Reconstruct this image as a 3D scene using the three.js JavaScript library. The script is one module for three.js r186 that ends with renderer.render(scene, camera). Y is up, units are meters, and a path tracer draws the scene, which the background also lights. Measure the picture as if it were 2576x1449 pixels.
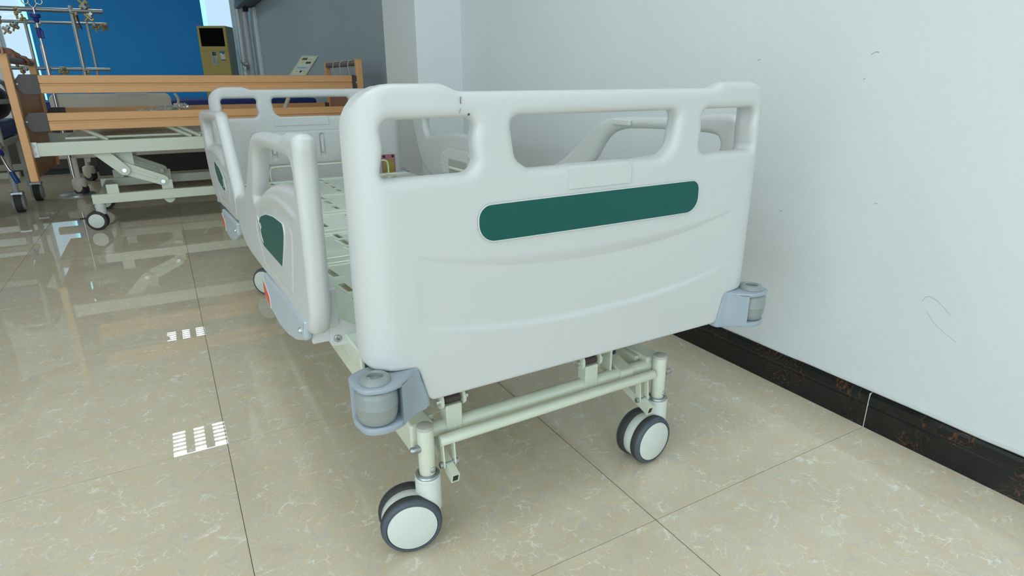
import * as THREE from 'three';
import { mergeGeometries } from 'three/addons/utils/BufferGeometryUtils.js';
import { RoundedBoxGeometry } from 'three/addons/geometries/RoundedBoxGeometry.js';
import { RectAreaLightUniformsLib } from 'three/addons/lights/RectAreaLightUniformsLib.js';
import { createNoise2D, createNoise3D } from 'simplex-noise';

// ---------------------------------------------------------------- camera, sky, large lights, exposure
const scene = new THREE.Scene();
const EYE = 0.93;
const camera = new THREE.PerspectiveCamera(51.16, 2576 / 1449, 0.05, 60);
{ // orientation read from the vanishing points of the floor joints
  const f = 1513.8;
  const back = new THREE.Vector3(1288 - 385, 207 - 724.5, f).normalize();      // world +z seen from the camera
  const right = new THREE.Vector3(4131 - 1288, 724.5 - 192, -f).normalize();   // world +x
  const up = new THREE.Vector3().crossVectors(back, right).normalize();
  const m = new THREE.Matrix4().makeBasis(
    new THREE.Vector3(right.x, up.x, back.x), new THREE.Vector3(right.y, up.y, back.y), new THREE.Vector3(right.z, up.z, back.z));
  camera.quaternion.setFromRotationMatrix(m);
  camera.position.set(0, EYE, 0);
}
const renderer = new THREE.WebGLRenderer({ antialias: true });
renderer.toneMapping = THREE.LinearToneMapping;
renderer.toneMappingExposure = 1.0;
renderer.shadowMap.enabled = true;
scene.background = new THREE.Color().setRGB(0.62, 0.86, 1.05);                  // overcast daylight outside the windows
const DAY = new THREE.Color().setRGB(0.86, 0.98, 1.06), TUBE = new THREE.Color().setRGB(0.93, 1.01, 1.05);
const DAY_LEVEL = 3.1, LAMP_LEVEL = 12.5;
RectAreaLightUniformsLib.init();
function windowLight(name, w, h, at, towards, level = DAY_LEVEL) {               // daylight entering through one window opening
  const l = new THREE.RectAreaLight(DAY, level, w, h);
  l.name = name; l.position.set(...at); l.lookAt(...towards); scene.add(l);
}
// room limits
const XR = 1.604, XL = -4.6, ZB = -13.0, ZF = 6.0, CEIL = 3.0;
const WY0 = 0.25, WY1 = 2.75;                                                    // sill and head of the near windows
const leftWindows = [[2.3, 4.0]], rearWindows = [[-1.6, 4.2]];                   // centre along the wall, width
for (const [z, w] of leftWindows) windowLight('window_daylight', w - 0.1, WY1 - WY0 - 0.1, [XL + 0.02, (WY0 + WY1) / 2, z], [0, (WY0 + WY1) / 2, z]);
for (const [x, w] of rearWindows) windowLight('window_daylight', w - 0.1, WY1 - WY0 - 0.1, [x, (WY0 + WY1) / 2, ZF - 0.02], [x, (WY0 + WY1) / 2, 0], 2.7);

// ---------------------------------------------------------------- helpers
let seed = 7;
const rnd = () => { seed = (seed * 1664525 + 1013904223) >>> 0; return seed / 4294967296; };
const n2 = createNoise2D(rnd), n3 = createNoise3D(rnd);
const clamp = (x, a, b) => Math.min(b, Math.max(a, x));
const smooth = (a, b, x) => { const t = clamp((x - a) / (b - a), 0, 1); return t * t * (3 - 2 * t); };
const V = (x, y, z) => new THREE.Vector3(x, y, z);
const taken = {};
function numbered(name) {
  const n = taken[name] = (taken[name] ?? -1) + 1;
  return n ? name + '_' + String(n).padStart(3, '0') : name;
}
function shadows(o) { o.traverse((c) => { if (c.isMesh) { c.castShadow = true; c.receiveShadow = true; } }); return o; }
function tag(o, label, category, group, kind) {
  o.userData.label = label;
  if (category) o.userData.category = category;
  if (group) o.userData.group = group;
  if (kind) o.userData.kind = kind;
  return o;
}
function thing(name, label, category, at = [0, 0, 0], turn = 0, group) {
  const o = new THREE.Group(); o.name = numbered(name); o.position.set(...at); o.rotation.y = turn; scene.add(o);
  return tag(o, label, category, group);
}
function part(name, geos, material, parent, label) {
  const g = Array.isArray(geos) ? (geos.length > 1 ? join(geos) : geos[0]) : geos;
  const m = new THREE.Mesh(g, material); m.name = name; m.castShadow = m.receiveShadow = true;
  if (label) m.userData.label = label;
  parent.add(m); return m;
}
function holder(name, parent, label) { const g = new THREE.Group(); g.name = name; if (label) g.userData.label = label; parent.add(g); return g; }
function join(list) {
  const clean = list.map((g) => {
    let h = g.index ? g.toNonIndexed() : g.clone();
    for (const k of Object.keys(h.attributes)) if (!['position', 'normal', 'uv'].includes(k)) h.deleteAttribute(k);
    if (!h.attributes.uv) h.setAttribute('uv', new THREE.BufferAttribute(new Float32Array(h.attributes.position.count * 2), 2));
    if (!h.attributes.normal) h.computeVertexNormals();
    return h;
  });
  return mergeGeometries(clean);
}
function bx(w, h, d, x = 0, y = 0, z = 0, r = 0.002) {
  r = Math.min(r, w / 2.01, h / 2.01, d / 2.01);
  const g = r > 0 ? new RoundedBoxGeometry(w, h, d, 2, r) : new THREE.BoxGeometry(w, h, d);
  return g.translate(x, y, z);
}
function boxBetween(x0, x1, y0, y1, z0, z1, r = 0.002) { return bx(Math.abs(x1 - x0), Math.abs(y1 - y0), Math.abs(z1 - z0), (x0 + x1) / 2, (y0 + y1) / 2, (z0 + z1) / 2, r); }
function aim(g, a, b) { // geometry along +y from 0 to 1*len -> from a to b
  const d = V(...b).sub(V(...a)); const q = new THREE.Quaternion().setFromUnitVectors(V(0, 1, 0), d.clone().normalize());
  return g.applyQuaternion(q).translate(...a);
}
function rod(a, b, r, seg = 20, r2) {
  const L = V(...b).distanceTo(V(...a));
  return aim(new THREE.CylinderGeometry(r2 ?? r, r, L, seg, 1).translate(0, L / 2, 0), a, b);
}
function rodCapped(a, b, r, seg = 20, e = 0.0015) { // rod with rounded rim
  const L = V(...b).distanceTo(V(...a));
  const p = [[0, 0], [r - e, 0], [r - e * 0.3, e * 0.3], [r, e], [r, L - e], [r - e * 0.3, L - e * 0.3], [r - e, L], [0, L]].map((q) => new THREE.Vector2(...q));
  return aim(crease(new THREE.LatheGeometry(p, seg)), a, b);
}
function crease(g) { const h = g.toNonIndexed(); h.computeVertexNormals(); return creased(h, 0.7); }
function creased(h, angle) { // smooth normals below the crease angle
  const p = h.attributes.position, fn = h.attributes.normal, map = new Map(), key = (i) => Math.round(p.getX(i) * 1e5) + ',' + Math.round(p.getY(i) * 1e5) + ',' + Math.round(p.getZ(i) * 1e5);
  for (let i = 0; i < p.count; i++) { const k = key(i); if (!map.has(k)) map.set(k, []); map.get(k).push(i); }
  const out = new Float32Array(p.count * 3), c = Math.cos(angle);
  for (const list of map.values()) for (const i of list) {
    let x = 0, y = 0, z = 0;
    for (const j of list) {
      const d = fn.getX(i) * fn.getX(j) + fn.getY(i) * fn.getY(j) + fn.getZ(i) * fn.getZ(j);
      if (d > c) { x += fn.getX(j); y += fn.getY(j); z += fn.getZ(j); }
    }
    const l = Math.hypot(x, y, z) || 1; out.set([x / l, y / l, z / l], i * 3);
  }
  h.setAttribute('normal', new THREE.BufferAttribute(out, 3)); return h;
}
function lathe(pts, seg = 32) { return crease(new THREE.LatheGeometry(pts.map((q) => new THREE.Vector2(...q)), seg)); }
function tube(pts, r, seg = 48, radial = 10, closed = false) {
  return new THREE.TubeGeometry(new THREE.CatmullRomCurve3(pts.map((p) => V(...p)), closed, 'centripetal'), seg, r, radial, closed);
}
function roundPoly(pts, per = 6) { // [x, y, radius] corners -> points
  const out = [], n = pts.length;
  for (let i = 0; i < n; i++) {
    const [x, y, r = 0] = pts[i], [ax, ay] = pts[(i + n - 1) % n], [bx_, by_] = pts[(i + 1) % n];
    const la = Math.hypot(ax - x, ay - y), lb = Math.hypot(bx_ - x, by_ - y);
    if (!r) { out.push([x, y]); continue; }
    const ux = (ax - x) / la, uy = (ay - y) / la, vx = (bx_ - x) / lb, vy = (by_ - y) / lb;
    const ang = Math.acos(clamp(ux * vx + uy * vy, -1, 1)), t = Math.min(r / Math.tan(ang / 2), la * 0.49, lb * 0.49);
    for (let k = 0; k <= per; k++) {
      const s = k / per, p0x = x + ux * t, p0y = y + uy * t, p1x = x + vx * t, p1y = y + vy * t;
      const w = Math.sin(ang / 2), den = (1 - s) ** 2 + 2 * s * (1 - s) * w + s * s;
      out.push([((1 - s) ** 2 * p0x + 2 * s * (1 - s) * w * x + s * s * p1x) / den, ((1 - s) ** 2 * p0y + 2 * s * (1 - s) * w * y + s * s * p1y) / den]);
    }
  }
  return out;
}
function curvePoly(pts, n = 90) { return new THREE.CatmullRomCurve3(pts.map(([x, y]) => V(x, y, 0)), true, 'centripetal').getSpacedPoints(n).slice(0, -1).map((p) => [p.x, p.y]); }
function shapeOf(pts, holes = []) {
  const s = new THREE.Shape(pts.map((p) => new THREE.Vector2(...p)));
  for (const h of holes) s.holes.push(new THREE.Path(h.map((p) => new THREE.Vector2(...p))));
  return s;
}
function plate(pts, depth, bevel = 0, holes = []) { // extruded outline, from z = 0 to depth
  const g = new THREE.ExtrudeGeometry(shapeOf(pts, holes), { depth: Math.max(1e-4, depth - 2 * bevel), bevelEnabled: bevel > 0, bevelThickness: bevel, bevelSize: bevel, bevelOffset: -bevel, bevelSegments: 2, curveSegments: 8 });
  return g.translate(0, 0, bevel);
}
const YZ = (sgn, x) => (g) => mapGeo(g, (a, b, c) => [x + sgn * c, b, a], sgn > 0);   // outline in (z, y), thickness outwards along x
function mapGeo(g, fn, flip) {
  g = g.clone();
  const p = g.attributes.position, nn = g.attributes.normal, o = fn(0, 0, 0);
  for (let i = 0; i < p.count; i++) {
    p.setXYZ(i, ...fn(p.getX(i), p.getY(i), p.getZ(i)));
    const q = fn(nn.getX(i), nn.getY(i), nn.getZ(i)); nn.setXYZ(i, q[0] - o[0], q[1] - o[1], q[2] - o[2]);
  }
  if (flip && g.index) { const A = g.index.array; for (let i = 0; i < A.length; i += 3) { const t = A[i + 1]; A[i + 1] = A[i + 2]; A[i + 2] = t; } }
  else if (flip) for (const k of ['position', 'normal', 'uv']) {
    const a = g.attributes[k]; if (!a) continue; const s = a.itemSize, A = a.array;
    for (let i = 0; i < a.count; i += 3) for (let j = 0; j < s; j++) { const t = A[(i + 1) * s + j]; A[(i + 1) * s + j] = A[(i + 2) * s + j]; A[(i + 2) * s + j] = t; }
  }
  return g;
}
function polyDistance(poly) {
  const n = poly.length;
  return (x, y) => {
    let d = 1e9, s = 1;
    for (let i = 0, j = n - 1; i < n; j = i++) {
      const [ax, ay] = poly[i], [cx, cy] = poly[j], ex = cx - ax, ey = cy - ay, wx = x - ax, wy = y - ay;
      const t = clamp((wx * ex + wy * ey) / (ex * ex + ey * ey + 1e-12), 0, 1), px = wx - ex * t, py = wy - ey * t;
      d = Math.min(d, px * px + py * py);
      const c1 = y >= ay, c2 = y < cy, c3 = ex * wy > ey * wx;
      if ((c1 && c2 && c3) || (!c1 && !c2 && !c3)) s = -s;
    }
    return s * Math.sqrt(d);
  };
}
function field2(fn, x0, x1, y0, y1, step) { // sampled plane field with bilinear reading
  const nx = Math.ceil((x1 - x0) / step) + 1, ny = Math.ceil((y1 - y0) / step) + 1, A = new Float32Array(nx * ny);
  for (let j = 0; j < ny; j++) for (let i = 0; i < nx; i++) A[j * nx + i] = fn(x0 + i * step, y0 + j * step);
  return (x, y) => {
    const u = clamp((x - x0) / step, 0, nx - 1.001), v = clamp((y - y0) / step, 0, ny - 1.001), i = u | 0, j = v | 0, a = u - i, b = v - j, k = j * nx + i;
    return (A[k] * (1 - a) + A[k + 1] * a) * (1 - b) + (A[k + nx] * (1 - a) + A[k + nx + 1] * a) * b;
  };
}
const smin = (a, b, k) => { const h = Math.max(k - Math.abs(a - b), 0) / k; return Math.min(a, b) - h * h * k * 0.25; };
const smax = (a, b, k) => -smin(-a, -b, k);
function slabDistance(d2, c, mid, half, r) { // rounded extrusion
  const a = d2 + r, b = Math.abs(c - mid) - half + r;
  return Math.hypot(Math.max(a, 0), Math.max(b, 0)) + Math.min(Math.max(a, b), 0) - r;
}
function surfaceNets(F, lo, hi, cell) {
  const n = [0, 1, 2].map((k) => Math.ceil((hi[k] - lo[k]) / cell) + 1), [nx, ny, nz] = n;
  const val = new Float32Array(nx * ny * nz), at = (i, j, k) => (k * ny + j) * nx + i;
  for (let k = 0; k < nz; k++) for (let j = 0; j < ny; j++) for (let i = 0; i < nx; i++) val[at(i, j, k)] = F(lo[0] + i * cell, lo[1] + j * cell, lo[2] + k * cell);
  const id = new Int32Array(nx * ny * nz).fill(-1), pos = [], idx = [];
  const C = [[0, 0, 0], [1, 0, 0], [0, 1, 0], [1, 1, 0], [0, 0, 1], [1, 0, 1], [0, 1, 1], [1, 1, 1]], E = [[0, 1], [2, 3], [4, 5], [6, 7], [0, 2], [1, 3], [4, 6], [5, 7], [0, 4], [1, 5], [2, 6], [3, 7]];
  for (let k = 0; k < nz - 1; k++) for (let j = 0; j < ny - 1; j++) for (let i = 0; i < nx - 1; i++) {
    const v = C.map(([a, b, c]) => val[at(i + a, j + b, k + c)]);
    let neg = 0; for (const q of v) if (q < 0) neg++;
    if (!neg || neg === 8) continue;
    let x = 0, y = 0, z = 0, m = 0;
    for (const [a, b] of E) if ((v[a] < 0) !== (v[b] < 0)) { const t = v[a] / (v[a] - v[b]); x += C[a][0] + t * (C[b][0] - C[a][0]); y += C[a][1] + t * (C[b][1] - C[a][1]); z += C[a][2] + t * (C[b][2] - C[a][2]); m++; }
    id[at(i, j, k)] = pos.length / 3; pos.push(lo[0] + (i + x / m) * cell, lo[1] + (j + y / m) * cell, lo[2] + (k + z / m) * cell);
  }
  const quad = (a, b, c, d, flip) => { if (a < 0 || b < 0 || c < 0 || d < 0) return; flip ? idx.push(a, c, b, a, d, c) : idx.push(a, b, c, a, c, d); };
  for (let k = 1; k < nz - 1; k++) for (let j = 1; j < ny - 1; j++) for (let i = 1; i < nx - 1; i++) {
    const s = val[at(i, j, k)] < 0;
    if (s !== val[at(i + 1, j, k)] < 0) quad(id[at(i, j - 1, k - 1)], id[at(i, j, k - 1)], id[at(i, j, k)], id[at(i, j - 1, k)], !s);
    if (s !== val[at(i, j + 1, k)] < 0) quad(id[at(i - 1, j, k - 1)], id[at(i - 1, j, k)], id[at(i, j, k)], id[at(i, j, k - 1)], !s);
    if (s !== val[at(i, j, k + 1)] < 0) quad(id[at(i - 1, j - 1, k)], id[at(i, j - 1, k)], id[at(i, j, k)], id[at(i - 1, j, k)], !s);
  }
  const nor = new Float32Array(pos.length), e = cell * 0.3;
  const grad = (x, y, z) => [F(x + e, y, z) - F(x - e, y, z), F(x, y + e, z) - F(x, y - e, z), F(x, y, z + e) - F(x, y, z - e)].map((q) => q / (2 * e));
  for (let i = 0; i < pos.length; i += 3) {
    let [x, y, z] = [pos[i], pos[i + 1], pos[i + 2]];
    for (let t = 0; t < 2; t++) { const g = grad(x, y, z), f = F(x, y, z), q = g[0] ** 2 + g[1] ** 2 + g[2] ** 2 + 1e-9, s = clamp(f / q, -cell, cell) * 0.9; x -= g[0] * s; y -= g[1] * s; z -= g[2] * s; }
    const g = grad(x, y, z), l = Math.hypot(...g) || 1; pos[i] = x; pos[i + 1] = y; pos[i + 2] = z; nor[i] = g[0] / l; nor[i + 1] = g[1] / l; nor[i + 2] = g[2] / l;
  }
  let agree = 0;
  for (let i = 0; i < idx.length; i += 3) {
    const [a, b, c] = [idx[i] * 3, idx[i + 1] * 3, idx[i + 2] * 3], ux = pos[b] - pos[a], uy = pos[b + 1] - pos[a + 1], uz = pos[b + 2] - pos[a + 2], vx = pos[c] - pos[a], vy = pos[c + 1] - pos[a + 1], vz = pos[c + 2] - pos[a + 2];
    agree += Math.sign((uy * vz - uz * vy) * nor[a] + (uz * vx - ux * vz) * nor[a + 1] + (ux * vy - uy * vx) * nor[a + 2]);
  }
  if (agree < 0) for (let i = 0; i < idx.length; i += 3) { const t = idx[i + 1]; idx[i + 1] = idx[i + 2]; idx[i + 2] = t; }
  const G = new THREE.BufferGeometry();
  G.setAttribute('position', new THREE.Float32BufferAttribute(pos, 3)); G.setAttribute('normal', new THREE.BufferAttribute(nor, 3));
  const uv = new Float32Array(pos.length / 3 * 2); for (let i = 0; i < uv.length / 2; i++) { uv[2 * i] = pos[3 * i] + pos[3 * i + 2]; uv[2 * i + 1] = pos[3 * i + 1]; }
  G.setAttribute('uv', new THREE.BufferAttribute(uv, 2)); G.setIndex(idx); return G;
}

// ---------------------------------------------------------------- materials
const mat = (r, g, b, roughness = 0.5, extra = {}) => new THREE.MeshPhysicalMaterial({ color: new THREE.Color().setRGB(r, g, b), roughness, ...extra });
function noiseTexture(size, fn, srgb = true) {
  const d = new Uint8Array(size * size * 4);
  for (let j = 0; j < size; j++) for (let i = 0; i < size; i++) { const c = fn(i / size, j / size), k = (j * size + i) * 4; d[k] = clamp(c[0], 0, 255); d[k + 1] = clamp(c[1], 0, 255); d[k + 2] = clamp(c[2], 0, 255); d[k + 3] = 255; }
  const t = new THREE.DataTexture(d, size, size); t.magFilter = THREE.LinearFilter; t.minFilter = THREE.LinearMipmapLinearFilter; t.generateMipmaps = true;
  t.wrapS = t.wrapT = THREE.RepeatWrapping; if (srgb) t.colorSpace = THREE.SRGBColorSpace; t.needsUpdate = true; return t;
}
const M = {
  plastic: mat(0.585, 0.60, 0.59, 0.36),
  plasticBead: mat(0.63, 0.64, 0.625, 0.4),
  green: mat(0.006, 0.092, 0.080, 0.45, { specularIntensity: 0.6 }),
  mint: mat(0.69, 0.73, 0.60, 0.28, { clearcoat: 0.4, clearcoatRoughness: 0.15 }),
  mintDeck: mat(0.66, 0.745, 0.63, 0.14, { clearcoat: 0.6, clearcoatRoughness: 0.06 }),
  greyBlue: mat(0.33, 0.385, 0.44, 0.36),
  greyRoller: mat(0.27, 0.30, 0.295, 0.3),
  casterWhite: mat(0.70, 0.74, 0.69, 0.35),
  tyre: mat(0.078, 0.096, 0.122, 0.5),
  tread: mat(0.045, 0.045, 0.045, 0.7),
  steel: mat(0.62, 0.63, 0.64, 0.22, { metalness: 1 }),
  zincGrey: mat(0.42, 0.45, 0.46, 0.35, { metalness: 0.8 }),
  black: mat(0.012, 0.012, 0.013, 0.45),
  red: mat(0.72, 0.075, 0.03, 0.4),
  plainWhite: mat(0.8, 0.8, 0.78, 0.5),
  chrome: mat(0.62, 0.62, 0.63, 0.2, { metalness: 1 }),
  brass: mat(0.50, 0.40, 0.15, 0.4, { metalness: 0.5 }),
  bluePlastic: mat(0.025, 0.045, 0.30, 0.4),
  blueVinyl: mat(0.012, 0.035, 0.21, 0.45),
  beige: mat(0.84, 0.79, 0.68, 0.42), coverGrey: mat(0.47, 0.525, 0.575, 0.4),
  brownCap: mat(0.075, 0.060, 0.062, 0.45),
  brownTube: mat(0.16, 0.105, 0.075, 0.35),
};
const woodTex = noiseTexture(512, (u, v) => {
  const g = n2(u * 3, v * 60) * 0.5 + n2(u * 9, v * 150 + 4) * 0.35 + n2(u * 2, v * 9) * 0.5, s = 1 + 0.018 * g;
  return [228 * s, 172 * s, 116 * s];
});
M.wood = new THREE.MeshPhysicalMaterial({ map: woodTex, roughness: 0.42 });
const woodDarkTex = noiseTexture(512, (u, v) => {
  const g = n2(u * 60, v * 3) * 0.5 + n2(u * 150, v * 9 + 4) * 0.35 + n2(u * 9, v * 2) * 0.5, s = 1 + 0.08 * g;
  return [168 * s, 114 * s, 78 * s];
});
M.woodInner = new THREE.MeshPhysicalMaterial({ map: woodDarkTex, roughness: 0.38 });
M.zincGold = new THREE.MeshPhysicalMaterial({ map: noiseTexture(128, (u, v) => { const e = Math.max(Math.abs(u - 0.5), Math.abs(v - 0.42)) * 2 + 0.25 * n2(u * 5, v * 5), t = smooth(0.55, 0.95, e); return [176 + 14 * t, 166 - 40 * t, 66 + 76 * t]; }), roughness: 0.35, metalness: 0.5 });

// ---------------------------------------------------------------- the room
const wallTex = noiseTexture(512, (u, v) => { const s = 1 + 0.006 * n2(u * 3, v * 3) + 0.003 * n2(u * 60, v * 60); return [222 * s, 227 * s, 227 * s]; });
const wallPaint = (sx, sy) => { const t = wallTex.clone(); t.repeat.set(sx, sy); return new THREE.MeshPhysicalMaterial({ map: t, roughness: 0.55 }); };
const paint = wallPaint(1, 1);
function struct(o, label) { scene.add(o); return tag(o, label, null, null, 'structure'); }
const wallBox = (x0, x1, y0, y1, z0, z1) => boxBetween(x0, x1, y0, y1, z0, z1, 0);
function uvMetres(g) { // box uv in metres over 2 m
  g = g.index ? g.toNonIndexed() : g; const p = g.attributes.position, nn = g.attributes.normal, u = g.attributes.uv;
  for (let i = 0; i < p.count; i++) { const ax = Math.abs(nn.getX(i)), ay = Math.abs(nn.getY(i)); ax > 0.7 ? u.setXY(i, p.getZ(i) / 2, p.getY(i) / 2) : ay > 0.7 ? u.setXY(i, p.getX(i) / 2, p.getZ(i) / 2) : u.setXY(i, p.getX(i) / 2, p.getY(i) / 2); }
  return g;
}
// wall on the right, with the pilaster
{
  const w = new THREE.Mesh(uvMetres(wallBox(XR, XR + 0.2, 0, CEIL, -4.0, ZF + 0.2)), paint); w.name = 'wall_right'; w.receiveShadow = w.castShadow = true;
  struct(w, 'plain white painted wall running along the right side behind the white hospital bed');
  
  const marks = [[[0, 0.40, -0.735], [0, 0.415, -0.725], [0, 0.41, -0.70], [0, 0.385, -0.665]], [[0, 0.378, -0.72], [0, 0.352, -0.695], [0, 0.335, -0.665], [0, 0.322, -0.64]]];
  for (const m of marks) part('pencil_mark', tube(m.map(([, y, z]) => [XR - 0.0001, y, z]), 0.0009, 24, 4), mat(0.55, 0.57, 0.57, 0.8), w);
  for (const [y, z, l] of [[0.99, -0.98, 0.02], [0.985, -1.33, 0.012], [0.93, -0.99, 0.006], [0.55, -1.18, 0.008], [0.44, -0.42, 0.012], [0.62, -0.9, 0.008]]) part('scuff_mark', tube([[XR - 0.0001, y, z], [XR - 0.0001, y + l * 0.3, z + l * 0.5], [XR - 0.0001, y + l * 0.2, z + l]], 0.0009, 8, 4), mat(0.42, 0.44, 0.43, 0.8), w);
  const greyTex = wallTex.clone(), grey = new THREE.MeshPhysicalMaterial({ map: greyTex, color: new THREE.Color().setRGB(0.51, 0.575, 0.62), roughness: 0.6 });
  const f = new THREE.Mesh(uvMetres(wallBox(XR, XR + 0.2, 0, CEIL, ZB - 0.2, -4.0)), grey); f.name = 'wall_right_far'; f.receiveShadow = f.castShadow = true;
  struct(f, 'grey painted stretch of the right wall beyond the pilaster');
  const p = new THREE.Mesh(uvMetres(wallBox(1.326, XR + 0.001, 0, CEIL, -4.0, -3.443)), paint); p.name = 'wall_pilaster'; p.receiveShadow = p.castShadow = true;
  struct(p, 'square white pilaster standing out from the right wall behind the headboard');
}
// wall at the far end, with window openings beside the blue board
const farOpen = [[-2.02, -1.55, 0.95], [0.9, 1.5, 0.35]];
{
  const g = [];
  const xs = [XL - 0.2, farOpen[0][0], farOpen[0][1], farOpen[1][0], farOpen[1][1], XR];
  g.push(wallBox(xs[0], xs[1], 0, CEIL, ZB - 0.2, ZB), wallBox(xs[2], xs[3], 0, CEIL, ZB - 0.2, ZB), wallBox(xs[4], xs[5], 0, CEIL, ZB - 0.2, ZB));
  for (const [a, b, sill] of farOpen) g.push(wallBox(a, b, 0, sill, ZB - 0.2, ZB), wallBox(a, b, 2.75, CEIL, ZB - 0.2, ZB));
  const w = new THREE.Mesh(join(g.map(uvMetres)), paint); w.name = 'wall_far'; w.receiveShadow = w.castShadow = true;
  struct(w, 'white end wall at the far end with bright windows beside the blue board');
}
const frameMat = mat(0.72, 0.74, 0.75, 0.4), paneMat = new THREE.MeshPhysicalMaterial({ color: new THREE.Color().setRGB(0.92, 0.96, 0.98), transmission: 1, roughness: 0.02, thickness: 0 });
let windowCount = 0;
function makeWindow(label, w, h, at, turn, mullions) {
  const o = new THREE.Group(); o.name = 'window_' + (++windowCount); o.position.set(...at); o.rotation.y = turn; struct(o, label);
  const t = 0.05;
  part('window_frame', [bx(w, t, 0.06, 0, t / 2, 0), bx(w, t, 0.06, 0, h - t / 2, 0), bx(t, h, 0.06, -w / 2 + t / 2, h / 2, 0), bx(t, h, 0.06, w / 2 - t / 2, h / 2, 0)], frameMat, o);
  for (let i = 1; i <= mullions; i++) part('mullion', bx(0.05, h - 2 * t, 0.05, -w / 2 + w * i / (mullions + 1), h / 2, 0), frameMat, o);
  for (let i = 0; i <= mullions; i++) { const pw = (w - t) / (mullions + 1); part('pane', new THREE.PlaneGeometry(pw, h - 2 * t).translate(-w / 2 + t / 2 + pw * (i + 0.5), h / 2, 0), paneMat, o); }
  return shadows(o);
}
makeWindow('tall bright window at the far left of the blue board', 0.47, 1.8, [-1.785, 0.95, ZB - 0.12], 0, 0);
makeWindow('narrow bright window at the far end above the gold air conditioner', 0.6, 2.4, [1.2, 0.35, ZB - 0.12], 0, 0);
// wall on the left and wall behind the camera, each with a wide window
{
  const g = [wallBox(XL - 0.2, XL, 0, WY0, ZB, ZF), wallBox(XL - 0.2, XL, WY1, CEIL, ZB, ZF)], [lc, lw] = leftWindows[0], [rc, rw] = rearWindows[0];
  g.push(wallBox(XL - 0.2, XL, WY0, WY1, ZB, lc - lw / 2), wallBox(XL - 0.2, XL, WY0, WY1, lc + lw / 2, ZF));
  const w = new THREE.Mesh(join(g.map(uvMetres)), paint); w.name = 'wall_left'; w.receiveShadow = w.castShadow = true; struct(w, 'white wall with one wide window on the left side of the hall');
  makeWindow('wide window in the left wall level with the camera', lw, WY1 - WY0, [XL - 0.12, WY0, lc], Math.PI / 2, 3);
  const r = [wallBox(XL - 0.2, XR, 0, WY0, ZF, ZF + 0.2), wallBox(XL - 0.2, XR, WY1, CEIL, ZF, ZF + 0.2), wallBox(XL - 0.2, rc - rw / 2, WY0, WY1, ZF, ZF + 0.2), wallBox(rc + rw / 2, XR, WY0, WY1, ZF, ZF + 0.2)];
  const b = new THREE.Mesh(join(r.map(uvMetres)), paint); b.name = 'wall_back'; b.receiveShadow = b.castShadow = true; struct(b, 'white wall with one wide window behind the camera');
  makeWindow('wide window in the wall behind the camera', rw, WY1 - WY0, [rc, WY0, ZF + 0.12], 0, 3);
  const ce = new THREE.Mesh(uvMetres(wallBox(XL - 0.2, XR + 0.2, CEIL, CEIL + 0.15, ZB - 0.2, ZF + 0.2)), paint); ce.name = 'ceiling'; ce.receiveShadow = ce.castShadow = true; struct(ce, 'flat white ceiling of the hall');
}
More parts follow.
